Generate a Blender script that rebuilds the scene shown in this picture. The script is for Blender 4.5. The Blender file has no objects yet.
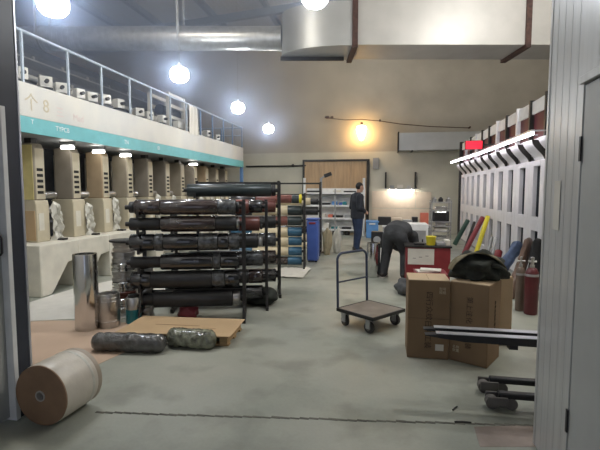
import bpy, bmesh, math, random
from mathutils import Vector, Matrix, noise
random.seed(7)
PI = math.pi
V = Vector
C = bpy.context.scene.collection
sc = bpy.context.scene

# ------------------------------------------------------------------ camera
FPX = 440.0
PITCH = math.atan(35/FPX)
YAW = math.atan(83/FPX*math.cos(PITCH))
EYE = V((0, 0, 1.58))
cam_d = bpy.data.cameras.new('camera'); cam = bpy.data.objects.new('camera', cam_d); C.objects.link(cam)
cam.location = EYE; cam.rotation_euler = (PI/2-PITCH, 0, YAW)
cam_d.sensor_width = 36; cam_d.lens = FPX/600*36; cam_d.clip_start = 0.05
sc.camera = cam
RT = V((math.cos(YAW), math.sin(YAW), 0)); FH = V((-math.sin(YAW), math.cos(YAW), 0)); UP = V((0, 0, 1))
FW = FH*math.cos(PITCH)-UP*math.sin(PITCH); CU = FH*math.sin(PITCH)+UP*math.cos(PITCH)
def _ray(px, py): return FW*FPX+RT*(px-300)+CU*(225-py)
def onz(px, py, z=0.0):
    r = _ray(px, py); return EYE+r*((z-EYE.z)/r.z)
def onX(px, py, X):
    r = _ray(px, py); return EYE+r*(X/r.x)
def onY(px, py, Y):
    r = _ray(px, py); return EYE+r*(Y/r.y)

# ------------------------------------------------------------------ materials
def mat(name, col, rough=.6, metal=0., var=.08, scale=6., bump=0., bscale=30., emit=None, spec=.5, col2=None, coat=0., stretch=None):
    m = bpy.data.materials.new(name); m.use_nodes = True
    nt = m.node_tree; b = nt.nodes['Principled BSDF']
    b.inputs['Roughness'].default_value = rough; b.inputs['Metallic'].default_value = metal
    b.inputs['Specular IOR Level'].default_value = spec; b.inputs['Coat Weight'].default_value = coat
    tc = nt.nodes.new('ShaderNodeTexCoord'); vec = tc.outputs['Object']
    if stretch:
        mp = nt.nodes.new('ShaderNodeMapping'); mp.inputs['Scale'].default_value = stretch
        nt.links.new(vec, mp.inputs['Vector']); vec = mp.outputs['Vector']
    if emit:
        b.inputs['Base Color'].default_value = (*col, 1)
        b.inputs['Emission Color'].default_value = (*col, 1); b.inputs['Emission Strength'].default_value = emit
        return m
    n = nt.nodes.new('ShaderNodeTexNoise'); n.inputs['Scale'].default_value = scale; n.inputs['Detail'].default_value = 5
    nt.links.new(vec, n.inputs['Vector'])
    r = nt.nodes.new('ShaderNodeValToRGB')
    a = [max(0, c*(1-var)) for c in col]; z = [min(1, c*(1+var)) for c in (col2 or col)]
    r.color_ramp.elements[0].position = .32; r.color_ramp.elements[1].position = .68
    r.color_ramp.elements[0].color = (*a, 1); r.color_ramp.elements[1].color = (*z, 1)
    nt.links.new(n.outputs['Fac'], r.inputs['Fac']); nt.links.new(r.outputs['Color'], b.inputs['Base Color'])
    if bump:
        n2 = nt.nodes.new('ShaderNodeTexNoise'); n2.inputs['Scale'].default_value = bscale; n2.inputs['Detail'].default_value = 4
        nt.links.new(vec, n2.inputs['Vector'])
        bp = nt.nodes.new('ShaderNodeBump'); bp.inputs['Strength'].default_value = bump; bp.inputs['Distance'].default_value = .02
        nt.links.new(n2.outputs['Fac'], bp.inputs['Height']); nt.links.new(bp.outputs['Normal'], b.inputs['Normal'])
    return m

def floor_mat():
    m = bpy.data.materials.new('worn_concrete'); m.use_nodes = True; nt = m.node_tree; b = nt.nodes['Principled BSDF']
    tc = nt.nodes.new('ShaderNodeTexCoord')
    def nz(scale, det=6, st=None):
        n = nt.nodes.new('ShaderNodeTexNoise'); n.inputs['Scale'].default_value = scale; n.inputs['Detail'].default_value = det
        if st:
            mp = nt.nodes.new('ShaderNodeMapping'); mp.inputs['Scale'].default_value = st
            nt.links.new(tc.outputs['Object'], mp.inputs['Vector']); nt.links.new(mp.outputs['Vector'], n.inputs['Vector'])
        else: nt.links.new(tc.outputs['Object'], n.inputs['Vector'])
        return n
    def ramp(src, p0, c0, p1, c1):
        r = nt.nodes.new('ShaderNodeValToRGB'); e = r.color_ramp.elements
        e[0].position = p0; e[0].color = (*c0, 1); e[1].position = p1; e[1].color = (*c1, 1)
        nt.links.new(src, r.inputs['Fac']); return r
    r1 = ramp(nz(.7).outputs['Fac'], .35, (.275, .295, .25), .68, (.43, .43, .37))
    r2 = ramp(nz(1.9, 8).outputs['Fac'], .34, (.66, .66, .64), .5, (1, 1, 1))
    r3 = ramp(nz(45, 3).outputs['Fac'], .3, (.93, .93, .93), .7, (1, 1, 1))
    def mul(a, c):
        x = nt.nodes.new('ShaderNodeMix'); x.data_type = 'RGBA'; x.blend_type = 'MULTIPLY'; x.inputs[0].default_value = .8
        nt.links.new(a, x.inputs[6]); nt.links.new(c, x.inputs[7]); return x.outputs[2]
    col = mul(mul(r1.outputs['Color'], r2.outputs['Color']), r3.outputs['Color'])
    nt.links.new(col, b.inputs['Base Color'])
    rr = ramp(nz(1.5).outputs['Fac'], .3, (.38,)*3, .7, (.6,)*3); nt.links.new(rr.outputs['Color'], b.inputs['Roughness'])
    bp = nt.nodes.new('ShaderNodeBump'); bp.inputs['Strength'].default_value = .08
    nt.links.new(nz(25).outputs['Fac'], bp.inputs['Height']); nt.links.new(bp.outputs['Normal'], b.inputs['Normal'])
    return m

def wall_mat():
    # painted wall: taupe plaster above, cream dado paint below 2.95 m, with the paint edge at a fixed height
    m = bpy.data.materials.new('hall_plaster'); m.use_nodes = True; nt = m.node_tree; b = nt.nodes['Principled BSDF']
    tc = nt.nodes.new('ShaderNodeTexCoord'); sx = nt.nodes.new('ShaderNodeSeparateXYZ'); nt.links.new(tc.outputs['Object'], sx.inputs[0])
    gt = nt.nodes.new('ShaderNodeMath'); gt.operation = 'GREATER_THAN'; gt.inputs[1].default_value = 2.98; nt.links.new(sx.outputs['Z'], gt.inputs[0])
    n = nt.nodes.new('ShaderNodeTexNoise'); n.inputs['Scale'].default_value = 1.1; n.inputs['Detail'].default_value = 6; nt.links.new(tc.outputs['Object'], n.inputs['Vector'])
    mx = nt.nodes.new('ShaderNodeMix'); mx.data_type = 'RGBA'; nt.links.new(gt.outputs[0], mx.inputs[0])
    mx.inputs[6].default_value = (.60, .575, .48, 1); mx.inputs[7].default_value = (.46, .42, .35, 1)
    r = nt.nodes.new('ShaderNodeValToRGB'); e = r.color_ramp.elements; e[0].position = .3; e[0].color = (.82, .82, .82, 1); e[1].position = .7; e[1].color = (1, 1, 1, 1)
    nt.links.new(n.outputs['Fac'], r.inputs['Fac'])
    x = nt.nodes.new('ShaderNodeMix'); x.data_type = 'RGBA'; x.blend_type = 'MULTIPLY'; x.inputs[0].default_value = 1
    nt.links.new(mx.outputs[2], x.inputs[6]); nt.links.new(r.outputs['Color'], x.inputs[7]); nt.links.new(x.outputs[2], b.inputs['Base Color'])
    b.inputs['Roughness'].default_value = .85
    return m

M = {}
M['floor'] = floor_mat(); M['plaster'] = wall_mat()
M['roof'] = mat('roof_sheet', (.34, .33, .31), .7, var=.12, scale=3, stretch=(8, .3, 1))
M['rafter'] = mat('dark_steel_beam', (.07, .075, .08), .55)
M['navy'] = mat('navy_painted_steel', (.022, .027, .042), .4, var=.15)
M['trimgrey'] = mat('aluminium_trim', (.55, .56, .60), .35, .7)
M['doorgrey'] = mat('grey_door_skin', (.42, .43, .42), .45, var=.04)
M['white_frame'] = mat('white_door_frame', (.72, .72, .71), .4)
M['panel'] = mat('sandwich_panel_steel', (.56, .56, .55), .3, .2, var=.05, scale=2, bump=.12, bscale=3, stretch=(1, 10, .2))
M['black'] = mat('black_paint', (.015, .015, .017), .45)
M['dark_iron'] = mat('dark_iron', (.035, .033, .032), .45, .4, var=.3)
M['galv'] = mat('galvanised_duct', (.50, .51, .52), .34, .85, var=.15, scale=9, bump=.08, bscale=12)
M['galvlight'] = mat('light_galvanised_sheet', (.46, .465, .46), .4, .55, var=.08, scale=1.5)
M['duct'] = mat('painted_duct_sheet', (.43, .42, .40), .45, .25, var=.07, scale=2)
M['rust'] = mat('rusty_strap', (.06, .028, .022), .7, var=.4, scale=14)
M['teal'] = mat('teal_paint', (.16, .47, .50), .45, var=.07)
M['fascia'] = mat('stained_white_fascia_paint', (.60, .595, .575), .5, var=.07, scale=1.6, col2=(.63, .61, .55), stretch=(1, 1, .6))
M['white'] = mat('white_machine_paint', (.74, .735, .70), .42, var=.06)
M['bedwhite'] = mat('cream_white_bed_paint', (.68, .65, .56), .5, var=.1, scale=4, bump=.3, bscale=3)
M['cream'] = mat('cream_machine_paint', (.54, .48, .35), .5, var=.1, scale=3)
M['taupe'] = mat('taupe_tower_paint', (.27, .235, .19), .5, var=.12, scale=3)
M['tan'] = mat('tan_tower_paint', (.44, .33, .21), .5, var=.12, scale=3)
M['beige'] = mat('beige_tower_paint', (.36, .31, .235), .5, var=.12, scale=3)
M['yellowcov'] = mat('yellowed_plastic_cover', (.66, .56, .25), .4, var=.12, scale=4)
M['poly'] = mat('milky_polythene', (.56, .545, .48), .3, var=.1, bump=.9, bscale=9)
M['grey'] = mat('grey_paint', (.30, .31, .32), .5)
M['midgrey'] = mat('mid_grey_metal', (.38, .38, .38), .4, .5, var=.15)
M['bluerail'] = mat('pale_blue_rail_paint', (.40, .47, .56), .4)
M['bluepost'] = mat('blue_post_paint', (.10, .20, .38), .45)
M['darkhood'] = mat('dark_drying_hood', (.06, .068, .085), .55, var=.25)
M['steel'] = mat('polished_steel', (.62, .62, .62), .16, 1., var=.08, scale=4, stretch=(1, 1, .2))
M['steel2'] = mat('turned_steel', (.50, .49, .48), .3, 1., var=.15)
M['blackroll'] = mat('black_roller_film', (.018, .018, .021), .2, var=.5, scale=10, bump=.06, bscale=12, coat=.9)
M['blackrubber'] = mat('black_rubber_roller', (.022, .022, .024), .45, var=.3)
M['brownroll'] = mat('brown_glossy_roller_film', (.04, .027, .025), .2, var=.3, scale=7, bump=.06, bscale=10, coat=1.)
M['wrap'] = mat('clear_stretch_film', (.065, .068, .072), .18, var=.6, scale=22, bump=.45, bscale=26, coat=.5)
M['maroonroll'] = mat('maroon_roller_film', (.16, .055, .045), .3, var=.2)
M['greenblack'] = mat('green_black_roller_film', (.026, .036, .038), .3, var=.2)
M['creamroll'] = mat('cream_roller_paper', (.62, .53, .36), .55, var=.08)
M['blueroll'] = mat('blue_roller_film', (.03, .10, .17), .35, var=.2)
M['yellow'] = mat('yellow_plastic', (.85, .72, .05), .4)
M['card'] = mat('shaded_brown_cardboard', (.22, .142, .078), .75, var=.07, scale=3)  # carton sides darkened to hold their backlit shade
M['cardlit'] = mat('lit_pale_cardboard', (.48, .36, .23), .75, var=.06, scale=3)  # lighter copy of the cardboard, holding the light on carton tops
M['cardlight'] = mat('tan_cardboard_sheet', (.50, .35, .20), .75, var=.06, scale=2)
M['pinkcard'] = mat('pinkish_hardboard', (.52, .38, .28), .7, var=.08, scale=1.5)
M['sheet'] = mat('white_floor_sheet', (.66, .64, .59), .6, var=.05)
M['wood'] = mat('pallet_wood', (.38, .25, .12), .7, var=.25, scale=5, stretch=(1, 8, 8))
M['ply'] = mat('plywood', (.47, .33, .20), .65, var=.12, scale=3, stretch=(6, 1, .6))
M['kraft'] = mat('kraft_paper_roll_end', (.28, .17, .10), .75, var=.1, scale=8)
M['kraftwrap'] = mat('cream_roll_wrapping', (.60, .55, .47), .35, var=.08, bump=.35, bscale=8)
M['kraftwrap2'] = mat('brown_wrapping_band', (.40, .33, .26), .45)
M['coreboard'] = mat('grey_core_board', (.46, .42, .37), .8)
M['dark'] = mat('dark_void', (.012, .011, .011), .8)
M['bagdark'] = mat('charcoal_plastic_wrap', (.085, .083, .08), .2, var=.5, scale=7, bump=1., bscale=16, coat=.6)
M['baggreen'] = mat('mottled_green_plastic_wrap', (.17, .175, .125), .16, var=.8, scale=15, bump=1.3, bscale=20, coat=.8)
M['bluetube'] = mat('navy_tube_paint', (.03, .045, .09), .35)
M['deckwood'] = mat('scuffed_deck_board', (.19, .165, .14), .6, var=.2, scale=5)
M['rubber'] = mat('tyre_rubber', (.04, .038, .036), .7)
M['wheelgrey'] = mat('grey_wheel', (.13, .12, .11), .5)
M['red'] = mat('dark_red_paint', (.23, .025, .03), .45, var=.12)
M['paper'] = mat('paper_sheet', (.66, .63, .56), .7, var=.05)
M['ink'] = mat('black_print', (.05, .032, .022), .8)
M['tanink'] = mat('faded_tan_print', (.52, .46, .33), .8)
M['pinkink'] = mat('faded_pink_print', (.66, .55, .52), .8)
M['whiteink'] = mat('white_print', (.80, .82, .82), .6)
M['blue'] = mat('blue_plastic', (.07, .13, .43), .4)
M['bluebox'] = mat('light_blue_plastic', (.12, .30, .62), .4)
M['khaki'] = mat('khaki_cloth', (.33, .28, .18), .9, var=.2, bump=.5)
M['jacket'] = mat('dark_green_cloth', (.028, .032, .026), .85, var=.6, scale=9, bump=.6, bscale=10)
M['jackettan'] = mat('tan_cloth', (.22, .19, .12), .9, var=.3, scale=9, bump=.5)
M['green'] = mat('bottle_green_cover', (.025, .075, .055), .5)
M['maroon'] = mat('maroon_cover', (.25, .04, .05), .5)
M['denim'] = mat('denim_blue_cloth', (.10, .14, .24), .8, var=.4, bump=.6, bscale=12)
M['leather'] = mat('brown_leather_cloth', (.11, .065, .045), .5, var=.3, bump=.3)
M['blackcloth'] = mat('black_cloth', (.014, .014, .015), .85)
M['gasred'] = mat('red_gas_bottle', (.10, .014, .018), .4, var=.15)
M['gasbrown'] = mat('grey_brown_gas_bottle', (.15, .11, .085), .45, var=.15)
M['pane'] = mat('pane_maroon_reflection', (.085, .022, .028), .5, var=.35, scale=2, spec=.2)  # maroon reflection in the panes put into their colour
M['hoodwhite'] = mat('white_curved_cover', (.74, .73, .76), .35, var=.04)
M['shelfwhite'] = mat('white_shelf_board', (.74, .74, .73), .5)
M['boardcream'] = mat('cream_wall_board', (.66, .56, .45), .6, var=.05)
M['orange'] = mat('orange_red_plastic', (.62, .17, .11), .5)
M['tealplastic'] = mat('teal_plastic', (.02, .19, .22), .45)
M['skin'] = mat('skin', (.46, .27, .19), .55)
M['hair'] = mat('black_hair', (.012, .011, .011), .6, bump=.5, bscale=60)
M['navycloth'] = mat('navy_jacket_cloth', (.018, .021, .03), .8, var=.3, bump=.4, bscale=14)
M['jeans'] = mat('blue_jeans', (.02, .035, .08), .85, var=.3, bump=.3)
M['charcoal'] = mat('charcoal_workwear', (.042, .044, .048), .85, var=.3, bump=.4, bscale=14)
M['greycloth'] = mat('grey_workwear', (.085, .088, .092), .85, var=.4, bump=.4, bscale=14)
M['shoe'] = mat('dark_shoe', (.03, .022, .02), .5)
M['sole'] = mat('pale_shoe_sole', (.5, .47, .43), .6)
M['lamp'] = mat('lamp_glow', (.86, .92, 1.0), emit=68)
M['highlamp'] = mat('added_lamp_glow', (1.0, .97, .92), emit=215)  # glow of the unseen lamps added under the roof
M['warm'] = mat('warm_lamp_glow', (1.0, .60, .22), emit=30)
M['tube'] = mat('tube_light_glow', (.95, .92, 1.0), emit=13)
M['smalltube'] = mat('small_lamp_glow', (1.0, .98, .92), emit=14)
M['worktube'] = mat('work_lamp_glow', (1.0, .93, .82), emit=40)
M['redled'] = mat('red_display_glow', (1.0, .008, .025), emit=1.6)
M['pinkfloor'] = mat('pinkish_floor_patch', (.33, .27, .235), .7, var=.25, scale=5)
M['crack'] = mat('floor_joint_filler', (.12, .118, .10), .9, var=.4)

# ------------------------------------------------------------------ geometry helpers
ORG = {}
class MB:
    def __init__(s, Mx=None): s.bm = bmesh.new(); s.M = Mx
    def v(s, p):
        p = V(p)
        if s.M is not None: p = s.M @ p
        return s.bm.verts.new(p)
    def f(s, vs, m=0):
        try: fc = s.bm.faces.new(vs); fc.material_index = m; return fc
        except ValueError: return None
    def box(s, x0, x1, y0, y1, z0, z1, m=0):
        p = [s.v((x, y, z)) for z in (z0, z1) for y in (y0, y1) for x in (x0, x1)]
        for q in ((0, 2, 3, 1), (4, 5, 7, 6), (0, 1, 5, 4), (2, 6, 7, 3), (0, 4, 6, 2), (1, 3, 7, 5)): s.f([p[i] for i in q], m)
        return s
    def prism(s, pts, axis, a, b, m=0):
        def mk(u, w, t): return {'x': (t, u, w), 'y': (u, t, w), 'z': (u, w, t)}[axis]
        A = [s.v(mk(u, w, a)) for u, w in pts]; B = [s.v(mk(u, w, b)) for u, w in pts]
        s.f(A, m); s.f(B[::-1], m); n = len(pts)
        for i in range(n): s.f([A[i], A[(i+1) % n], B[(i+1) % n], B[i]], m)
        return s
    def rings(s, rs, m=0, caps=True, mats=None):
        R = [[s.v(p) for p in r] for r in rs]; n = len(R[0])
        for k in range(len(R)-1):
            mm = mats[k] if mats else m
            for i in range(n): s.f([R[k][i], R[k][(i+1) % n], R[k+1][(i+1) % n], R[k+1][i]], mm)
        if caps: s.f(R[0][::-1], mats[0] if mats else m); s.f(R[-1], mats[-1] if mats else m)
        return s
    def lathe(s, prof, base, axis=(0, 0, 1), seg=28, m=0, mats=None, caps=True, jit=0.):
        ax = V(axis).normalized(); u = ax.orthogonal().normalized(); w = ax.cross(u); b = V(base)
        rs = []
        for r, h in prof:
            rs.append([b+ax*h+(u*math.cos(2*PI*i/seg)+w*math.sin(2*PI*i/seg))*max(r, .0005)*(1+(jit*noise.noise(V((i*.6, h*9, r*20))) if jit else 0)) for i in range(seg)])
        return s.rings(rs, m, caps, mats)
    def cyl(s, p0, p1, r0, r1=None, seg=16, m=0):
        p0 = V(p0); p1 = V(p1); L = (p1-p0).length
        return s.lathe([(r0, 0), (r0 if r1 is None else r1, L)], p0, p1-p0, seg, m)
    def tube(s, pts, r, seg=8, m=0):
        pts = [V(p) for p in pts]; rs = r if isinstance(r, (list, tuple)) else [r]*len(pts)
        t0 = (pts[1]-pts[0]).normalized(); u = t0.orthogonal().normalized(); R = []
        for i, p in enumerate(pts):
            t = (pts[min(i+1, len(pts)-1)]-pts[max(i-1, 0)]).normalized()
            u = (u-t*u.dot(t)).normalized(); w = t.cross(u)
            R.append([p+(u*math.cos(2*PI*k/seg)+w*math.sin(2*PI*k/seg))*rs[i] for k in range(seg)])
        return s.rings(R, m)
    def ell(s, c, r, Mx=None, seg=20, rng=12, m=0, dis=0., ds=4., seed=0.):
        c = V(c); Mx = Mx or Matrix.Identity(3); R = []
        for j in range(1, rng):
            a = PI*j/rng; ring = []
            for i in range(seg):
                b = 2*PI*i/seg
                q = V((math.sin(a)*math.cos(b), math.sin(a)*math.sin(b), -math.cos(a)))
                k = 1+dis*noise.noise(q*ds*.5+V((seed, seed*1.7, 0))) if dis else 1
                ring.append(c+Mx @ V((q.x*r[0]*k, q.y*r[1]*k, q.z*r[2]*k)))
            R.append(ring)
        s.rings(R, m, caps=False)
        vs = list(s.bm.verts); n = seg; tot = (rng-1)*seg
        base = vs[-tot:]
        lo = s.v(c+Mx @ V((0, 0, -r[2]))); hi = s.v(c+Mx @ V((0, 0, r[2])))
        for i in range(n):
            s.f([lo, base[(i+1) % n], base[i]], m); s.f([hi, base[-n+i], base[-n+(i+1) % n]], m)
        return s
    def grid(s, nx, ny, fn, th=.004, m=0):
        A = [[s.v(fn(i/nx, j/ny)) for i in range(nx+1)] for j in range(ny+1)]
        B = [[s.v(V(fn(i/nx, j/ny))-V((0, 0, th))) for i in range(nx+1)] for j in range(ny+1)]
        for j in range(ny):
            for i in range(nx):
                s.f([A[j][i], A[j][i+1], A[j+1][i+1], A[j+1][i]], m); s.f([B[j][i], B[j+1][i], B[j+1][i+1], B[j][i+1]], m)
        for i in range(nx):
            s.f([A[0][i], B[0][i], B[0][i+1], A[0][i+1]], m); s.f([A[ny][i], A[ny][i+1], B[ny][i+1], B[ny][i]], m)
        for j in range(ny):
            s.f([A[j][0], A[j+1][0], B[j+1][0], B[j][0]], m); s.f([A[j][nx], B[j][nx], B[j+1][nx], A[j+1][nx]], m)
        return s
    def build(s, name, mats, parent=None, origin=None, smooth=True, bevel=0., fuse=0., sm_it=3):
        o = V(ORG[parent.name]) if parent else V(origin or (0, 0, 0))
        bmesh.ops.recalc_face_normals(s.bm, faces=s.bm.faces)
        bmesh.ops.translate(s.bm, verts=s.bm.verts, vec=-o)
        me = bpy.data.meshes.new(name); s.bm.to_mesh(me); s.bm.free()
        ob = bpy.data.objects.new(name, me)
        C.objects.link(ob)
        if fuse:
            rm = ob.modifiers.new('fuse', 'REMESH'); rm.mode = 'VOXEL'; rm.voxel_size = fuse
            sm = ob.modifiers.new('smooth', 'SMOOTH'); sm.factor = .5; sm.iterations = sm_it
            dg = bpy.context.evaluated_depsgraph_get(); dg.update()
            me2 = bpy.data.meshes.new_from_object(ob.evaluated_get(dg)); ob.modifiers.clear(); ob.data = me2; me = me2; me.name = name
        if not isinstance(mats, (list, tuple)): mats = [mats]
        me.materials.clear()
        for q in mats: me.materials.append(q)
        if smooth:
            me.shade_smooth()
            if not fuse: me.set_sharp_from_angle(angle=.7)
        if bevel:
            bv = ob.modifiers.new('bevel', 'BEVEL'); bv.width = bevel; bv.segments = 2; bv.limit_method = 'ANGLE'; bv.angle_limit = .6
        if parent: ob.parent = parent
        else: ob.location = o
        ORG[ob.name] = o
        return ob

def tag(o, label=None, cat=None, group=None, kind=None):
    if label: o['label'] = label
    if cat: o['category'] = cat
    if group: o['group'] = group
    if kind: o['kind'] = kind
    return o
def thing(name, label, cat, loc, group=None):
    o = bpy.data.objects.new(name, None); C.objects.link(o); o.location = loc; o.empty_display_size = .1
    ORG[o.name] = V(loc); return tag(o, label, cat, group)
def copy_tree(o, parent=None):
    c = o.copy(); C.objects.link(c); ORG[c.name] = ORG[o.name]
    if parent: c.parent = parent
    for ch in list(o.children): copy_tree(ch, c)
    return c
def struct(mb, name, m, origin=None, **k): return tag(mb.build(name, m, None, origin, **k), kind='structure')
def single(mb, name, m, label, cat, group=None, origin=None, **k):
    bb = [v.co for v in mb.bm.verts]
    if origin is None:
        origin = V((sum(p.x for p in bb)/len(bb), sum(p.y for p in bb)/len(bb), min(p.z for p in bb)))
    return tag(mb.build(name, m, None, origin, **k), label, cat, group)
def text(name, s, size, Mx, m, parent, align='CENTER'):
    cu = bpy.data.curves.new(name, 'FONT'); cu.body = s; cu.size = size; cu.align_x = align; cu.align_y = 'CENTER'; cu.extrude = .0008
    ob = bpy.data.objects.new(name, cu); C.objects.link(ob)
    dg = bpy.context.evaluated_depsgraph_get(); dg.update()
    me = bpy.data.meshes.new_from_object(ob.evaluated_get(dg)); bpy.data.objects.remove(ob)
    me.transform(Mx); me.transform(Matrix.Translation(-V(ORG[parent.name])))
    me.materials.clear(); me.materials.append(m); me.name = name
    o = bpy.data.objects.new(name, me); C.objects.link(o); o.parent = parent; ORG[o.name] = ORG[parent.name]; return o
def frame(o, x, y, z=None):
    x = V(x).normalized(); y = V(y).normalized(); z = x.cross(y)
    m = Matrix((x, y, z)).transposed().to_4x4(); m.translation = V(o); return m
ORD = ['first', 'second', 'third', 'fourth', 'fifth', 'sixth', 'seventh', 'eighth', 'ninth', 'tenth', 'eleventh', 'twelfth']

# ================================================================== SETTING
struct(MB().box(-12.2, 6.2, -3, 16.9, -.1, 0), 'floor', M['floor'])
struct(MB().box(-12.2, 6.2, 16.5, 16.7, 0, 9.2), 'wall_back', M['plaster'])
struct(MB().box(-12.2, -12, 2.7, 16.5, 0, 9.2), 'wall_left', M['plaster'])
struct(MB().box(6.0, 6.2, 2.7, 16.5, 0, 9.2), 'wall_right', M['plaster'])
# sloping roof rising to the right
zr = lambda x: 7.55+.075*(x+5)
struct(MB().prism([(-12.2, zr(-12.2)), (6.2, zr(6.2)), (6.2, zr(6.2)+.1), (-12.2, zr(-12.2)+.1)], 'y', 2.6, 16.7), 'ceiling', M['roof'])
k = 0
for px, py in ((166, 22), (217, 16), (271, 14), (118, 16)):
    p = onz(px, py, zr(-5)-.05); k += 1
    struct(MB().box(p.x-.07, p.x+.07, 2.8, 16.5, zr(p.x)-.2, zr(p.x)-.02), f'trim_{k}', M['rafter'])
for yb in (6.5, 10.5, 14.3):
    k += 1
    struct(MB().prism([(-12, zr(-12)-.42), (6, zr(6)-.42), (6, zr(6)-.2), (-12, zr(-12)-.2)], 'y', yb-.08, yb+.08), f'trim_{k}', M['rafter'])
# front partition with the passage opening
struct(MB().box(-12, -2.59, 2.55, 2.66, 0, 9), 'wall_front_left', M['panel'])
struct(MB().box(1.10, 6, 2.78, 2.87, 0, 9), 'wall_front_right', M['panel'])
struct(MB().box(-2.58, 1.10, 2.60, 2.72, 3.4, 9), 'wall_front_lintel', M['panel'])
struct(MB().box(-2.58, 1.10, -1.8, 2.6, 3.4, 3.5), 'ceiling_passage', M['grey'])
# passage, left side: navy steel with a grey door
struct(MB().box(-2.58, -2.46, 2.535, 2.645, 0, 3.4).box(-2.58, -2.46, -1.8, 2.535, 2.13, 3.4).box(-2.58, -2.46, -1.8, 1.55, 0, 2.13), 'wall_passage_left', M['navy'])
struct(MB().box(-2.59, -2.455, 2.646, 2.665, 0, 3.4), 'trim_20', M['trimgrey'], bevel=.004)
d = struct(MB().box(-2.55, -2.50, 1.62, 2.505, .02, 2.07), 'door_1', M['doorgrey'], bevel=.004)
MB().box(-2.56, -2.447, 2.495, 2.533, 0, 2.128).box(-2.56, -2.447, 1.553, 1.60, 0, 2.128).box(-2.56, -2.447, 1.60, 2.495, 2.08, 2.128).build('door_frame', M['white_frame'], d, bevel=.004)
hy, hz = 2.455, 1.24
MB().box(-2.50, -2.493, hy-.02, hy+.02, hz-.10, hz+.07).tube([(-2.495, hy, hz+.035), (-2.455, hy, hz+.04), (-2.445, hy-.005, hz+.025), (-2.44, hy-.012, hz-.07), (-2.455, hy-.01, hz-.085), (-2.495, hy-.008, hz-.08)], .008).build('door_handle', M['black'], d)
# passage, right side: ribbed sandwich panel with a hinged door
rb = MB().box(.95, 1.10, 2.42, 2.87, 0, 3.4).box(.95, 1.10, -1.8, 2.42, 2.13, 3.4).box(.95, 1.10, -1.8, 1.3, 0, 2.13)
for i in range(4):
    y = 2.47+i*.095; rb.box(.949, .95, y, y+.045, 0, 3.4)
for i in range(10):
    y = 1.40+i*.095; rb.box(.949, .95, y, y+.045, 2.14, 3.4)
struct(rb, 'wall_passage_right', M['panel'])
struct(MB().box(.946, .952, 2.84, 2.872, 0, 3.4).box(.952, 1.11, 2.871, 2.877, 0, 3.4), 'trim_21', M['panel'], bevel=.003)
d = struct(MB().box(.951, 1.0, 1.37, 2.383, .02, 2.085), 'door_2', M['doorgrey'], bevel=.004)
MB().box(.948, 1.0, 2.390, 2.42, 0, 2.128).box(.948, 1.0, 1.302, 1.365, 0, 2.128).box(.930, 1.0, 1.365, 2.40, 2.09, 2.128).build('door_frame', M['panel'], d, bevel=.003)
for z in (.40, 1.78): MB().box(.940, .9475, 2.378, 2.396, z-.06, z+.06).build('hinge', M['black'], d)
nb = MB().box(.9452, .9465, 2.615, 2.70, 1.36, 1.63)
single(nb, 'notice_plate', M['paper'], 'faded pale notice plate stuck to the ribbed wall panel at right', 'sign')
# joint across the doorway and the patched floor beside it
cr = MB()
a, b = onz(96, 412), onz(535, 425.5); pr = []
n = 46
for i in range(n+1):
    t = i/n; p = a.lerp(b, t); wv = .010+.006*noise.noise(V((t*30, 0, 0)))
    off = .012*noise.noise(V((t*9, 3, 0)))
    pr.append((p.x, p.y+off-wv)); 
up = [(x, y+2*(.010+.005*noise.noise(V((i*1.3, 7, 0))))) for i, (x, y) in enumerate(pr)]
for i in range(n): cr.box(pr[i][0], pr[i+1][0], pr[i][1], up[i][1], 0, .0025)
struct(cr, 'trim_22', M['crack'])
q = [onz(*p) for p in ((474, 427), (537, 425), (545, 447), (480, 447))]
struct(MB().prism([(p.x, p.y) for p in q], 'z', 0, .002), 'trim_23', M['pinkfloor'])
for (px, py, l, a, w) in ((455, 409, .07, 1.0, 'upper'), (463, 423, .11, .1, 'lower')):
    p = onz(px, py); u = V((math.cos(a), math.sin(a), 0))
    single(MB().tube([p-u*l/2+V((0, 0, .006)), p+V((0, .004, .007)), p+u*l/2+V((0, 0, .006))], .006, 6), 'debris_scrap', M['black'],
           'short black scrap lying on the floor '+('left of the low jack wheels' if w == 'upper' else 'on the joint line below the jack wheels'), 'scrap', 'scraps on the floor')

# ================================================================== CEILING DUCTS
Mr = Matrix.Rotation(YAW, 4, 'Z')                    # the ducts cross the hall a little askew
def duct_root(name, label, cat, p, group=None): return thing(name, label, cat, Mr @ V(p), group)
dr = duct_root('air_duct', 'big pale rectangular air duct with rounded elbow under the roof', 'duct', (2.5, 9.4, 4.46))
pl = [(6.4, 9.0), (1.0, 9.0)]
for i in range(1, 13):
    t = PI/2*i/12; pl.append((1.0-1.40*math.sin(t), 9.78-.78*math.cos(t)))
pl += [(-.40, 10.0)]
MB(Mr).prism([(6.4, 9.0), (1.08, 9.0), (1.08, 10.0), (6.4, 10.0)], 'z', 4.46, 5.32).build('duct_body', M['duct'], dr)
pl = [p for p in pl if p[0] < 6] ; pl[0] = (1.079, 9.0); pl[-1:] = [(-.40, 10.0), (1.079, 10.0)]
MB(Mr).prism(pl, 'z', 4.45, 5.31).build('elbow', M['galvlight'], dr)
fl = [(-.42, 9.76), (.95, 9.76), (.95, 9.80), (-.42, 9.80)]
MB(Mr).prism(fl, 'z', 4.37, 4.455).build('flange', M['dark_iron'], dr)
for x in (1.09, 4.52):
    MB(Mr).box(x-.055, x+.055, 8.96, 8.998, 4.42, 7.7).box(x-.055, x+.055, 8.96, 10.06, 4.40, 4.458).box(x-.055, x+.055, 10.002, 10.06, 4.42, 7.7).build('strap', M['rust'], dr)
MB(Mr).prism([(-.40+.0, 4.40)], 'y', 9, 9.01) if False else None
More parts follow.
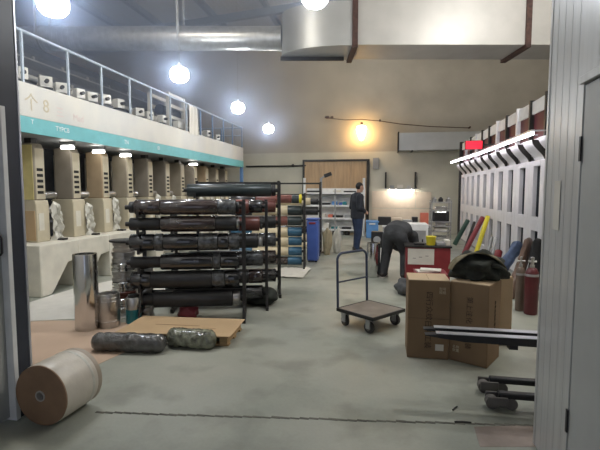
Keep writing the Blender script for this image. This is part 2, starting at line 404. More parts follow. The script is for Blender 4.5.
rd = duct_root('round_duct', 'long round galvanised spiral duct running left from the rectangular duct', 'duct', (-4, 9.9, 4.62))
prof = [(.262, .0), (.262, .04)]; x = .04
while x < 7.7: prof += [(.25, x+.001), (.25, x+.10), (.2525, x+.101), (.2525, x+.11)]; x += .11
MB(Mr).lathe(prof, (-.405, 9.88, 4.87), (-1, 0, 0), 32).build('duct_pipe', M['galv'], rd)
for x in (-2.6, -5.6):
    MB(Mr).box(x-.02, x+.02, 9.61, 9.62, 4.87, 7.4).box(x-.02, x+.02, 10.145, 10.155, 4.87, 7.4).lathe([(.262, 0), (.262, .04)], (x+.02, 9.88, 4.87), (-1, 0, 0), 28).build('hanger', M['grey'], rd)

# ================================================================== LEFT PRESS: gantry
XF = -4.9; Y0, Y1 = 5.0, 15.15
g = thing('press_gantry', 'long white gantry with teal band and railing above the left press', 'gantry', (XF-1, 10, 2.38))
MB().box(XF-2.6, XF-.03, Y0, Y1, 2.38, 2.5).build('deck', M['grey'], g)
MB().box(XF-.03, XF, Y0, Y1, 2.605, 3.07).build('fascia', M['fascia'], g, bevel=.006)
MB().box(XF-.05, XF+.004, Y0, Y1, 2.38, 2.603).box(XF-2.6, XF-.05, Y1-.02, Y1+.004, 2.38, 2.603).build('band', M['teal'], g)
MB().box(XF-2.6, XF-.03, Y1-.03, Y1, 2.605, 3.07).build('end_panel', M['white'], g)
rl = MB().tube([(XF-.02, Y0, 3.77), (XF-.02, Y1-.02, 3.77)], .022).tube([(XF-.02, Y1-.02, 3.77), (XF-2.4, Y1-.02, 3.77)], .022).tube([(XF-.02, Y1-.02, 3.5), (XF-2.4, Y1-.02, 3.5)], .016)
rl.build('handrail', M['bluerail'], g)
for px in (24, 69, 102, 130, 151, 170, 186, 200, 212, 223, 232, 241.5):
    p = onX(px, 100, XF-.02); MB().box(XF-.035, XF-.005, p.y-.015, p.y+.015, 3.07, 3.76).build('rail_post', M['bluerail'] if px < 200 else M['bluepost'], g)
for x in (XF-.8, XF-1.6, XF-2.4): MB().box(x-.02, x+.02, Y1-.04, Y1, 3.07, 3.76).build('rail_post', M['bluepost'], g)
MB().box(XF-.10, XF, Y1-.11, Y1-.01, 0, 2.38).build('end_column', M['bluepost'], g)
MB().box(XF-2.55, XF-2.45, Y1-.11, Y1-.01, 0, 2.38).build('end_column', M['bluepost'], g)
MB().box(XF-2.4, XF-.1, Y1-.08, Y1-.03, 1.55, 1.62).box(XF-2.4, XF-.1, Y1-.08, Y1-.03, .75, .82).build('end_brace', M['bluepost'], g)
FX = lambda y, z: frame((XF+.0015, y, z), (0, 1, 0), (0, 0, 1))
text('lettering', '个', .26, FX(5.52, 2.80), M['tanink'], g)
text('lettering', '8', .26, FX(5.80, 2.80), M['tanink'], g)
text('lettering', '三', .17, FX(6.08, 2.76), M['pinkink'], g)
text('lettering', 'Mad', .15, FX(6.5, 2.74), M['pinkink'], g)
text('lettering', 'T', .09, frame((XF+.0055, 5.52, 2.54), (0, 1, 0), (0, 0, 1)), M['whiteink'], g)
text('lettering', 'TYPCB', .10, frame((XF+.0055, 6.12, 2.51), (0, 1, 0), (0, 0, 1)), M['whiteink'], g)
text('lettering', 'TN', .11, frame((XF+.0055, 7.85, 2.50), (0, 1, 0), (0, 0, 1)), M['whiteink'], g)
text('lettering', 'ID', .11, frame((XF+.0055, 9.1, 2.50), (0, 1, 0), (0, 0, 1)), M['whiteink'], g)

# dark drying hoods on the deck, behind the motors
for i, (x0, x1, z0, z1, m, lb) in enumerate(((-6.9, -6.1, 2.5, 3.95, 'darkhood', 'long low dark drying hood along the gantry deck behind the motors'), (-7.45, -6.95, 2.5, 4.55, 'darkhood', 'taller dark hood at the back of the gantry deck'))):
    t = thing('drying_hood', lb, 'drying hood', ((x0+x1)/2, 9, z0), 'hoods on the gantry')
    MB().prism([(x0, z0), (x1, z0), (x1, z1-.25), (x1-.25, z1), (x0, z1)], 'y', 5.1, 13.2).build('hood_body', M[m], t, bevel=.02)
    for j in range(9): MB().box(x1, x1+.03, 5.4+j*.83, 5.46+j*.83, z0+.1, z1-.3).build('rib', M['grey'], t)
    MB().tube([(x1+.12, 5.1, z1-.45), (x1+.12, 13.2, z1-.45)], .05, 10).build('pipe', M['grey'], t)

def motor():
    o = V((-5.25, 0, 2.5)); t = thing('gear_motor', '', 'motor', o)
    MB().box(-5.38, -5.12, -.10, .10, 2.5, 3.18).build('pedestal', M['darkhood'], t)
    pr = [(.05, 0), (.075, .015), (.075, .05)]
    for i in range(6): pr += [(.085, .055+i*.025), (.085, .067+i*.025), (.075, .069+i*.025), (.075, .078+i*.025)]
    pr += [(.075, .22), (.06, .25)]
    MB().lathe(pr, (-5.25, .02, 3.28), (0, 1, 0), 18).build('motor_body', M['white'], t)
    MB().box(-5.34, -5.16, -.13, .03, 3.20, 3.38).build('gearbox', M['white'], t, bevel=.012)
    MB().box(-5.22, -5.16, .10, .20, 3.345, 3.39).build('terminal_box', M['midgrey'], t, bevel=.006)
    MB().cyl((-5.25, -.22, 3.29), (-5.25, -.131, 3.29), .03, seg=12).build('output_shaft', M['dark_iron'], t)
    MB().box(-5.35, -5.15, -.09, .09, 3.181, 3.199).build('foot', M['dark_iron'], t)
    return t
mo = None
for i, px in enumerate((21, 46, 61, 78, 89, 104, 117, 138, 148, 160, 205, 216)):
    y = onX(px, 110, -5.25).y
    if mo is None: mo = motor(); o = mo
    else: o = copy_tree(mo)
    o.location = (-5.25, y, 2.5); o.rotation_euler.z = random.uniform(.8, 1.7); s = random.uniform(.85, 1.1); o.scale = (s, s, random.uniform(.93, 1.0))
    tag(o, f'{ORD[i]} white motor from the camera, poking above the gantry fascia', 'motor', 'motors on the gantry deck')
# unwinding frame on the deck
y = onX(176, 110, -5.3).y
t = thing('winding_frame', 'white winding frame with crossbars standing on the gantry deck by the railing', 'winding frame', (-5.3, y, 2.5))
for dx, dy in ((0, -.42), (0, .42), (-.5, -.42), (-.5, .42)): MB().box(-5.34+dx, -5.26+dx, y+dy-.04, y+dy+.04, 2.5, 4.02).build('post', M['white'], t)
for z in (3.42, 3.70, 3.97):
    for x in (-5.33, -5.83): MB().box(x, x+.06, y-.38, y+.38, z-.04, z+.04).build('crossbar', M['white'], t)
MB().cyl((-5.5, y-.5, 3.58), (-5.5, y+.5, 3.58), .13, seg=20).build('roller', M['blackrubber'], t)
MB().box(-5.25, -5.10, y-.3, y+.1, 3.15, 3.32).build('drive_box', M['white'], t, bevel=.01)
y = onX(193, 115, -4.9).y
def drape(u, v):
    s = v*1.5; yy = y-.28+u*.56
    z = 3.80-abs(s-.25)*.62
    return (-4.92+(.035 if s > .25 else -.035)*min(1, abs(s-.25)*8)+.012*math.sin(u*17+v*3), yy, z)
single(MB().grid(14, 22, drape, .004), 'draped_sheet', M['paper'], 'white sheet draped over the gantry railing', 'sheet', origin=V((-4.92, y, 3.1)))

# ---------------------------------------------------------------- printing units of the left press
def printing_unit():
    y = 5.91; t = thing('printing_unit', '', 'printing press unit', (-5.3, y, 0))
    pf = [(-.36, 0), (-.16, 0), (-.10, .06), (.22, .44), (.465, .46), (.465, .77), (-.36, .77)]
    MB().prism([(y+a, z) for a, z in pf], 'x', -5.75, XF).build('bed', M['bedwhite'], t, bevel=.015)
    MB().box(-5.40, -5.05, y+.32, y+.42, .772, .80).build('ink_tray', M['black'], t)
    cb = MB().prism([(-5.63, .772), (-5.222, .772), (-5.222, 1.34), (-5.24, 1.42), (-5.62, 1.42)], 'y', y-.03, y+.25)
    c1 = cb.build('side_cabinet', M['cream'], t, bevel=.012)
    MB().box(-5.222, -5.214, y+.01, y+.12, .95, 1.22).build('hatch', M['bedwhite'], c1)
    MB().prism([(-5.60, 1.42), (-5.25, 1.42), (-5.25, 2.2), (-5.29, 2.30), (-5.60, 2.30)], 'y', y, y+.22).build('column', M['beige'], t, bevel=.02)
    MB().box(-5.26, -5.246, y+.02, y+.20, 1.44, 2.22).build('front_plate', M['cream'], t)
    for i in range(5):
        z = 1.52+i*.088; MB().box(-5.247, -5.242, y+.045, y+.165, z, z+.045).build('vent_slot', M['dark'], t)
    MB().box(-5.45, -5.33, y+.05, y+.17, 2.30, 2.38).build('hanger', M['dark_iron'], t)
    for z, r in ((1.02, .10), (1.25, .07), (1.50, .06)): MB().cyl((-5.42, y+.30, z), (-5.42, y+.60, z), r, seg=18).build('print_roller', M['steel2'] if r < .1 else M['blackrubber'], t)
    MB().box(-5.80, -5.77, y+.24, y+.66, 1.0, 2.2).build('web_panel', M['poly'], t)
    MB().grid(10, 16, lambda u, v: (-5.20+.09*noise.noise(V((u*4, v*6, 2)))+.03*math.sin(v*PI), y+.24+u*.22, .80+v*(.62+.1*math.sin(u*5))), .004).build('plastic_cover', M['poly'], t)
    return t
pu = printing_unit()
NU = 11
for i in range(NU):
    o = pu if i == 0 else copy_tree(pu); o.location = (-5.3, 5.91+.832*i, 0)
    for ch in o.children:
        if ch.name.startswith('side_cabinet'): ch.scale = (1, random.uniform(.85, 1.2), 1); ch.scale.x = random.uniform(.9, 1.1)
        if ch.name.startswith('plastic_cover'): ch.scale = (1, random.uniform(.8, 1.15), random.uniform(.85, 1.05))
    cm = (M['beige'], M['taupe'], M['tan'], M['beige'], M['taupe'], M['taupe'])[i % 6]
    for ch in o.children:
        if ch.name.startswith('column'): ch.material_slots[0].link = 'OBJECT'; ch.material_slots[0].material = cm
    lb = ('nearest beige printing unit with yellowed cover at the camera end of the left press' if i == 0 else
          ('last beige printing unit at the far end of the left press' if i == NU-1 else f'beige slotted printing unit, {ORD[i]} from the camera along the left press'))
    tag(o, lb, 'printing press unit', 'printing units under the gantry')
y = 5.91
MB().box(-5.61, -5.27, y-.014, y-.001, 1.43, 2.27).box(-5.46, -5.455, y-.02, y-.014, 1.46, 2.2).build('cover', M['yellowcov'], pu, bevel=.004)
MB().box(-5.62, -5.24, y-.045, y-.031, .80, 1.26).build('cabinet_door', M['cardlight'], pu, bevel=.004)
MB().box(-5.74, -5.4, y-.40, y-.362, .02, .30).build('end_guard', M['yellow'], pu)
for i, px in enumerate((66, 97, 124, 192)):
    p = onX(px, 149, -5.2); t = thing('unit_lamp', f'small glowing strip lamp under the gantry deck, {ORD[i]} from the camera', 'lamp', (-5.2, p.y, 2.30), 'small lamps under the gantry')
    MB().cyl((-5.28, p.y, 2.285), (-5.06, p.y, 2.285), .028, seg=12).build('glow_tube', M['smalltube'], t)
    MB().box(-5.30, -5.04, p.y-.03, p.y+.03, 2.325, 2.38).build('lamp_housing', M['grey'], t)
struct(MB().box(-6.6, -6.5, 5.3, 15.0, 0, 2.38), 'wall_press_back', M['darkhood'])

# ================================================================== HANGING LAMPS
def bay_lamp(p, name, label, m, group, r=.155, top=None):
    t = thing(name, label, 'lamp', p, group)
    x, y, z = p; tp = top or zr(x)
    MB().lathe([(.03, .125), (r*.70, .11), (r*.97, .06), (r*1.02, .0), (r*.95, -.06), (r*.7, -.105), (r*.35, -.125), (.01, -.13)], p, (0, 0, 1), 24).build('bulb', m, t)
    MB().lathe([(.05, .126), (.05, .15), (.03, .19), (.010, .20)], p, (0, 0, 1), 16).build('lamp_cap', M['grey'], t)
    MB().cyl((x, y, z+.195), (x, y, tp), .003, seg=6).build('cord', M['grey'], t)
    return t
for i, (px, py) in enumerate(((53, 4), (179.5, 75), (238, 108), (268.5, 129))):
    p = onX(px, py, -3.5)
    bay_lamp(tuple(p), 'pendant_lamp', ['bright pendant lamp nearest the camera in the left row', 'bright pendant lamp second from the camera in the left row', 'bright pendant lamp third from the camera in the left row', 'bright pendant lamp farthest from the camera in the left row'][i], M['lamp'], 'pendant lamps over the aisle')
p = onz(315, -4, 3.75)
bay_lamp(tuple(p), 'pendant_lamp', 'bright pendant lamp just before the rounded duct elbow', M['lamp'], 'pendant lamps over the aisle', .15)
for (x, y, z, w) in ((2.5, 6.7, 5.5, 'over the aisle'), (-3.6, 5.2, 6.1, 'over the roller racks'), (3.9, 5.6, 6.4, 'over the right press'), (-1.4, 11.8, 6.95, 'beyond the rectangular duct')):  # unseen lamps added overhead to even out the light
    bay_lamp((x, y, z), 'added_high_lamp', 'added unseen lamp hung under the roof '+w, M['highlamp'], 'added unseen lamps under the roof', .16)
# warm bulb on its cable near the back wall
p = onY(361.5, 132, 16.2)
t = thing('hanging_bulb', 'warm orange glowing bulb hanging before the back wall', 'lamp', tuple(p))
MB().lathe([(.05, .24), (.17, .19), (.19, .08), (.15, -.03), (.12, -.14), (.07, -.27), (.01, -.31)], p, (0, 0, 1), 20).build('bulb', M['warm'], t)
MB().lathe([(.05, .24), (.05, .33), (.02, .35)], p, (0, 0, 1), 12).build('lamp_cap', M['rust'], t)
cab = [onY(327, 118, 16.3), onY(345, 120, 16.3), onY(362, 119.5, 16.2), onY(380, 121, 16.3), onY(400, 124, 16.3), onY(430, 126.5, 16.3), onY(470, 128, 16.3)]
pts = []
for i in range(len(cab)-1):
    for j in range(5): pts.append(cab[i].lerp(cab[i+1], j/5))
pts.append(cab[-1])
for q in (cab[0], cab[-1]): pass
cb = MB().tube(pts, .014, 7)
for q in (pts[0], pts[15], pts[-1]): cb.cyl((q.x, 16.49, q.z+.03), (q.x, q.y-.02, q.z+.03), .03, seg=8)
cb.ell(pts[0]+V((0, 0, .03)), (.09, .06, .05)).ell(pts[0]+V((.18, 0, .02)), (.06, .05, .04))
single(cb, 'lamp_cable', M['rust'], 'dark cable strung across the upper back wall past the orange bulb', 'cable', origin=pts[0])
single(MB().tube([onY(246, 166.5, 16.45), onY(292, 166, 16.45), onY(306, 165.5, 16.45)], .03, 8).ell(onY(293, 165.5, 16.45), (.06, .045, .06)), 'wall_conduit', M['dark_iron'], 'thin dark conduit on the back wall beyond the gantry end', 'conduit')

# ================================================================== RIGHT PRESS
XR = 2.45; PT = .742
def right_unit():
    y = 7.79; t = thing('press_module', '', 'printing press unit', (XR+.4, y, 0)); h = PT/2-.002; w = .165
    fr = MB()
    for s in (-1, 1): fr.box(XR, XR+.07, min(s*w, s*h)+y, max(s*w, s*h)+y, .05, 2.06)
    fr.box(XR, XR+.07, y-w, y+w, 1.97, 2.06).box(XR, XR+.07, y-w, y+w, .91, 1.14).box(XR, XR+.07, y-w, y+w, .05, .22)
    fr.build('front_frame', M['hoodwhite'], t, bevel=.006)
    MB().box(XR+.30, XR+.33, y-h, y+h, .05, 2.06).build('inner_panel', M['dark_iron'], t)
    MB().box(XR+.07, XR+.30, y+w+.01, y+w+.03, .22, 2.0).build('inner_fin', M['darkhood'], t)
    MB().cyl((XR+.2, y-h, 1.62), (XR+.2, y+h, 1.62), .09, seg=18).cyl((XR+.2, y-h, .6), (XR+.2, y+h, .6), .09, seg=18).build('print_roller', M['grey'], t)
    n = 10; o, i_ = [], []
    for k in range(n+1):
        a = k/n; x = XR-.19*math.sin(a*PI/2)**1.6; z = 2.062+.295*a
        o.append((x, z)); i_.append((x+.035, z))
    MB().prism(o+i_[::-1], 'y', y-.32, y+.12).build('curved_cover', M['hoodwhite'], t)
    MB().prism(o+[(XR+.03, 2.357), (XR+.03, 2.062)], 'y', y-.345, y-.321).build('cover_side', M['dark_iron'], t)  # dark plate stands in for the crescent of shade beside the cover
    MB().box(XR, XR+.02, y-h, y+h, .0, .05).build('kick_plate', M['grey'], t)
    return t
ru = right_unit()
NR = 11
for i in range(NR):
    o = ru if i == 0 else copy_tree(ru); o.location = (XR+.4, 7.79+PT*(i-1), 0)
    lb = ('white press module nearest the camera on the right, half behind the wall panel' if i == 0 else
          ('last white press module at the far end of the right press' if i == NR-1 else f'white slotted press module, {ORD[i]} from the camera in the right press'))
    tag(o, lb, 'printing press unit', 'modules of the right press')
YA, YB = 7.79-1.5*PT, 7.79+9.5*PT
g = thing('upper_gallery', 'glazed gallery with maroon reflection painted on its panes and white rail above the right press', 'gantry', (XR+.5, 11, 2.5))
MB().box(XR-.02, XR+1.1, YA, YB, 2.36, 2.41).build('ledge', M['hoodwhite'], g)
MB().box(XR, XR+.05, YA, YB, 2.84, 3.05).build('top_rail', M['shelfwhite'], g)
for i in range(NR): MB().box(XR+.03, XR+.045, YA+PT*i+.05, YA+PT*(i+1)-.05, 2.41, 2.84).build('pane', M['pane'], g)
for i in range(NR+1):
    y = YA+PT*i; MB().box(XR-.035, XR+.06, y-.03, y+.03, 2.41, 3.08).build('post', M['dark_iron'] if i in (1, 2, 4, 6, 7, 9, 11) else M['hoodwhite'], g)
MB().box(XR+1.0, XR+1.1, YA, YB, 0, 3.07).build('back_panel', M['grey'], g)
MB().box(XR-.06, XR+.1, YB+.0, YB+.12, 0, 3.1).build('end_column', M['dark_iron'], g)
tl = None
for i in range(8):
    y0 = 7.0+i*.98
    if tl is None:
        t = thing('tube_light', '', 'tube light', (2.13, y0+.48, 2.47))
        MB().cyl((2.13, y0, 2.40), (2.13, y0+.965, 2.40), .022, seg=12).build('glow_tube', M['tube'], t)
        MB().box(2.105, 2.155, y0-.005, y0+.97, 2.424, 2.455).build('lamp_housing', M['hoodwhite'], t)
        for yy in (y0+.2, y0+.77): MB().box(2.12, 2.44, yy-.01, yy+.01, 2.455, 2.475).build('bracket', M['grey'], t)
        tl = t; o = t
    else: o = copy_tree(tl)
    o.location = (2.13, y0+.48, 2.47+(.0 if i < 3 else .012*(i-3)))
    tag(o, f'glowing tube light over the right press covers, {ORD[i]} from the camera', 'tube light', 'tube lights of the right press')
# red display
p = onX(474, 145, 1.98)
t = thing('led_display', 'glowing red display board hung beside the right press gallery', 'display', (p.x, p.y, p.z-.14))
Mf = Matrix.Translation(p)
MB(Mf).box(-.17, .17, -.008, .0, -.085, .085).build('screen', M['redled'], t)
MB(Mf).box(-.185, .185, .001, .07, -.10, .10).build('case', M['black'], t)
MB(Mf).box(.185, .5, .02, .05, -.02, .02).build('bracket', M['dark_iron'], t)

# ================================================================== BACK WALL
YW = 16.5
# boarded doorway
x0, x1 = onY(303.5, 165, YW).x, onY(368.5, 165, YW).x
fr = MB().box(x0-.02, x0+.05, YW-.10, YW, 0, 2.71).box(x1-.06, x1+.04, YW-.10, YW, 0, 2.71).box(x0+.05, x1-.06, YW-.10, YW, 2.64, 2.71)
dd = struct(fr, 'door_3', M['dark_iron'])
w = (x1-x0-.12)/4
for i in range(4): MB().box(x0+.055+i*w, x0+.055+(i+1)*w-.008, YW-.06, YW-.02, 0, 2.635).build('door_board', M['ply'], dd)
# wall boards
for i, (pa, pb, ya, yb, m, lb) in enumerate(((372, 415, 191, 208, 'boardcream', 'wide cream board fixed to the back wall below the lit shelf'), (372, 430, 208.5, 220, 'boardcream', 'low cream board on the back wall behind the workbench'), (416, 431, 192, 208, 'boardcream', 'small cream board on the back wall beside the metal rack'))):
    a, b = onY(pa, ya, YW), onY(pb, yb, YW)
    single(MB().box(a.x, b.x, YW-.03, YW-.003, b.z, a.z), 'wall_board', M[m], lb, 'board', 'boards on the back wall', bevel=.004)
# lit wall shelf
a, b = onY(385, 172, 16.2), onY(416.5, 191, 16.2)
t = thing('wall_shelf', 'wall shelf with dark side bars and a glowing lamp beneath, on the back wall', 'shelf', ((a.x+b.x)/2, 16.3, b.z))
MB().box(a.x, b.x, 16.1, YW, b.z+.06, b.z+.10).build('shelf_board', M['midgrey'], t)
for x in (a.x, b.x-.06): MB().box(x, x+.06, 16.38, YW, b.z+.1, a.z).box(x, x+.06, 16.1, 16.38, b.z+.1, b.z+.16).build('side_bar', M['dark_iron'], t)
MB().cyl((a.x+.15, 16.2, b.z+.02), (b.x-.1, 16.2, b.z+.02), .03, seg=12).build('glow_tube', M['worktube'], t)
for i, (px, w, h, m, lb) in enumerate(((392, .16, .1, 'grey', 'small grey box on the left of the lit wall shelf'), (400, .2, .12, 'paper', 'white carton in the middle of the lit wall shelf'), (409, .14, .09, 'steel2', 'small metal tin on the right of the lit wall shelf'))):
    x = onY(px, 188, 16.25).x
    single(MB().box(x-w/2, x+w/2, 16.16, 16.34, b.z+.101, b.z+.101+h), 'storage_box', M[m], lb, 'box', 'boxes on the lit wall shelf', bevel=.008)
# wall duct right
a, b = onY(398, 133, 16.0), onY(462, 149.5, 16.0)
t = thing('wall_duct', 'grey square duct running along the back wall toward the right press', 'duct', ((a.x+b.x)/2, 16.2, b.z))
MB().box(a.x+.04, b.x+1.2, 16.0, 16.48, b.z, a.z).build('duct_body', M['galvlight'], t, bevel=.01)
MB().box(a.x, a.x+.04, 15.97, 16.49, b.z-.04, a.z+.04).build('flange', M['dark_iron'], t)
for x in (a.x+.5, b.x+.3): MB().box(x-.03, x+.03, 15.98, YW, b.z-.035, b.z-.001).build('bracket', M['dark_iron'], t)
single(MB().box(onY(373, 160, YW).x, onY(379, 160, YW).x, YW-.12, YW-.003, onY(375, 169, YW).z, onY(375, 158, YW).z), 'junction_box', M['grey'], 'small grey junction box high on the back wall right of the doorway', 'junction box', bevel=.01)

# white shelving with stock
YS = 15.5
xa, xb = onY(306, 200, YS).x, onY(365, 200, YS).x
t = thing('shelving_unit', 'wide white shelving unit standing before the boarded doorway', 'shelves', ((xa+xb)/2, YS, 0))
zs = [1.58, 1.50, 1.06, .62, .22]
for z in zs[1:]: MB().box(xa, xb, YS-.22, YS+.22, z-.06, z).build('shelf_board', M['shelfwhite'], t, bevel=.004)
MB().box(xa, xb, YS+.19, YS+.22, .05, 1.64).build('back_panel', M['shelfwhite'], t)
for x in (xa, (xa+xb)/2, xb-.05):
    MB().box(x, x+.05, YS-.24, YS-.2, 0, 1.62).build('upright', M['midgrey'], t)
MB().box(xa, xb, YS-.24, YS-.22, 1.40, 1.43).build('rail', M['dark_iron'], t)
items = [(310, 1, .5, .06, 'black'), (350, 1, .42, .05, 'black'), (337, 1, .25, .07, 'paper'),
         (326, 2, .34, .07, 'black'), (335, 2, .18, .12, 'bluebox'), (345, 2, .14, .12, 'tealplastic'), (341, 2, .1, .08, 'blue'), (354, 2, .2, .07, 'black'), (316, 2, .2, .16, 'black'),
         (331, 3, .16, .10, 'orange'), (338, 3, .36, .07, 'black'), (348, 3, .22, .08, 'grey'), (356, 3, .2, .1, 'black'), (323, 3, .2, .12, 'paper'),
         (336, 4, .30, .07, 'tealplastic'), (347, 4, .32, .06, 'black'), (327, 4, .18, .2, 'paper'),]
cn = {'black': 'black', 'paper': 'white', 'bluebox': 'light blue', 'tealplastic': 'teal', 'blue': 'dark blue', 'orange': 'orange', 'grey': 'grey'}
sn = {1: 'top shelf', 2: 'second shelf', 3: 'third shelf', 4: 'bottom shelf'}
for px, lv, w, h, m in items:
    x = onY(px, 200, YS).x; z = zs[lv]
    x = min(max(x, xa+w/2+.06), xb-w/2-.06)
    near = 'left end' if px < 325 else 'middle left' if px < 333 else 'centre' if px < 340 else 'middle right' if px < 349 else 'right end'
    if m == 'paper' and lv in (3, 4): lbl = f'white carton at the {near} of the {sn[lv]} of the white shelving'
    else: lbl = f'{cn[m]} box at the {near} of the {sn[lv]} of the white shelving'
    single(MB().box(x-w/2, x+w/2, YS-.17, YS+.1, z+.001, z+h), 'storage_box', M[m], lbl, 'box', 'boxes on the white shelving', bevel=.01)
for i, (px, m) in enumerate(((335, 'black'), (341, 'grey'), (347, 'black'))):
    x = onY(px, 236, YS-.05).x
    single(MB().lathe([(.09, 0), (.1, .02), (.1, .13), (.085, .15)], (x, YS-.02, .001), seg=18), 'round_tin', M[m], ['black tin on the floor under the shelving, left of three', 'grey tin on the floor under the shelving, middle of three', 'black tin on the floor under the shelving, right of three'][i], 'tin', 'tins under the shelving')
for px, lb in ((304.5, 'tall white pole left of the white shelving'), (364, 'tall white pole behind the standing man')):
    q = onY(px, 178, 15.15)
    t = thing('white_pole', lb, 'pole', (q.x, 15.15, 0), 'white poles by the shelving')
    MB().cyl((q.x, 15.15, .02), (q.x, 15.15, q.z), .045, seg=12).build('shaft', M['white_frame'], t)
    MB().box(q.x-.1, q.x+.1, 15.05, 15.25, 0, .02).build('base_plate', M['grey'], t)

# ================================================================== ROLLER RACKS
PHI = math.radians(16)
class Rack:
    def __init__(s, name, x, y, L, top, phi=PHI):
        s.n, s.o, s.L = name, V((x, y, 0)), L
        s.M = Matrix.Translation(s.o) @ Matrix.Rotation(phi, 4, 'Z'); s.top = top; s.k = 0
    def rack(s, label, zs):
        t = thing('roller_rack', label, 'roller rack', s.o, 'roller racks along the left aisle')
        for x, nm in ((.0, 'r'), (-s.L+.14, 'l')):
            MB(s.M).box(x-.02, x+.02, .03, .08, .05, s.top).build('upright', M['dark_iron'], t, bevel=.003)
            if nm == 'r': MB(s.M).box(x-.018, x+.018, -.245, -.215, .05, s.top-.02).build('upright', M['dark_iron'], t, bevel=.003)
            MB(s.M).box(x-.02, x+.02, -.34, .30, 0, .05).build('foot', M['dark_iron'], t, bevel=.003)
            MB(s.M).tube([(x, -.30, .05), (x, .04, .75)], .014, 6).build('brace', M['dark_iron'], t)
            for z in zs:
                MB(s.M).box(x-.015, x+.015, -.24, .05, z-.025, z).box(x-.015, x+.015, -.24, -.22, z, z+.05).build('arm', M['dark_iron'], t)
        for zz in (.30, s.top-.06): MB(s.M).box(-s.L+.12, -.02, .04, .07, zz, zz+.04).build('crossbar', M['dark_iron'], t)
        return t
    def roll(s, z, r, segs, label, core='dark_iron', x0=None, x1=-.05, y=-.10, ext=.05):
        """segs: (fraction end, radius factor, material)"""
        x0 = -s.L+.02 if x0 is None else x0
        Lr = x1-x0
        t = thing('film_roller', label, 'roller', s.M @ V(((x0+x1)/2, y, z)), 'rollers on the racks')
        MB(s.M).cyl((x0-ext, y, z), (x1+ext, y, z), r*.30, seg=12).build('shaft', M[core], t)
        a = 0.
        for fe, rf, m in segs:
            xa, xb = x0+a*Lr, x0+fe*Lr; rr = r*rf
            MB(s.M).lathe([(rr*.55, 0), (rr*.55, .004), (rr*.93, .006), (rr, .016), (rr, xb-xa-.016), (rr*.93, xb-xa-.006), (rr*.55, xb-xa-.004), (rr*.55, xb-xa)], (xa, y, z), Mr3(s.M) @ V((1, 0, 0)), 24).build('sleeve' if rf >= 1 else 'journal', M[m], t) if False else \
                lathe_x(s.M, xa, xb, y, z, rr, 'sleeve' if rf >= 1 else 'journal', M[m], t)
            a = fe
        return t
def lathe_x(Mx, xa, xb, y, z, rr, name, m, t):
    L = xb-xa
    MB(Mx).lathe([(rr*.5, 0), (rr*.93, .003), (rr, .014), (rr, L-.014), (rr*.93, L-.003), (rr*.5, L)], (xa, y, z), (1, 0, 0), 26).build(name, m, t)

# rack A, nearest
A = Rack('A', -1.69, 5.22, 1.36, 1.46)
zA = [1.375, 1.175, .955, .715, .50, .26]; rA = [.092, .096, .102, .096, .105, .100]
A.rack('dark roller rack nearest the camera, loaded with black rollers', [z-r for z, r in zip(zA, rA)])
A.roll(zA[0], rA[0], [(.05, .75, 'blackrubber'), (.28, 1, 'brownroll'), (.80, 1.0, 'brownroll'), (.97, 1.02, 'wrap'), (1, .7, 'blackrubber')], 'brown glossy roller on the top tier of the nearest rack')
A.roll(zA[1], rA[1], [(.28, .8, 'blackrubber'), (.78, 1.0, 'brownroll'), (.97, .95, 'blackrubber'), (1, .7, 'steel2')], 'black roller with brown middle sleeve on the second tier of the nearest rack')
A.roll(zA[2], rA[2], [(.22, 1., 'blackroll'), (.30, 1.04, 'wrap'), (.62, 1., 'blackroll'), (.80, 1.03, 'wrap'), (.9, 1.0, 'blackroll'), (1, 1.02, 'wrap')], 'black roller with crinkled clear film bands on the third tier of the nearest rack')
A.roll(zA[3], rA[3], [(.27, .72, 'blackrubber'), (.75, 1., 'blackroll'), (.82, 1.04, 'wrap'), (1, .92, 'blackroll')], 'stepped black roller with narrow left end on the fourth tier of the nearest rack')
A.roll(zA[4], rA[4], [(.18, 1.0, 'blackroll'), (.74, 1.0, 'blackrubber'), (.86, 1.03, 'wrap'), (1, .95, 'blackroll')], 'thick shiny black roller on the fifth tier of the nearest rack')
A.roll(zA[5], rA[5], [(.10, .6, 'steel2'), (.2, .75, 'blackrubber'), (.93, 1.0, 'blackrubber'), (1, .8, 'steel2')], 'matt black roller with steel ends on the bottom tier of the nearest rack')
# rack B
B = Rack('B', -1.56, 5.80, 1.36, 1.45)
zB = [1.36, 1.13, .90, .66, .42, .20]; rB = [.095]*6
B.rack('dark roller rack second from the camera, close behind the nearest', [z-r for z, r in zip(zB, rB)])
B.roll(zB[0], rB[0], [(.6, 1, 'blackroll'), (.86, 1, 'maroonroll'), (1, .9, 'blackroll')], 'black and maroon roller on the top tier of the second rack')
B.roll(zB[1], rB[1], [(.75, 1, 'blackroll'), (.97, 1, 'maroonroll'), (1, .8, 'wrap')], 'black roller with dull red end on the second tier of the second rack')
B.roll(zB[2], rB[2], [(.95, 1, 'blackrubber'), (1, .8, 'steel2')], 'matt black roller on the third tier of the second rack')
B.roll(zB[3], rB[3], [(.8, 1, 'blackroll'), (1, 1.03, 'wrap')], 'black roller with film wrapped end on the fourth tier of the second rack')
B.roll(zB[4], rB[4], [(.85, 1, 'blackrubber'), (1, 1, 'brownroll')], 'black roller with brown end on the fifth tier of the second rack')
B.roll(zB[5], rB[5], [(1, 1, 'blackroll')], 'plain black roller on the bottom tier of the second rack')
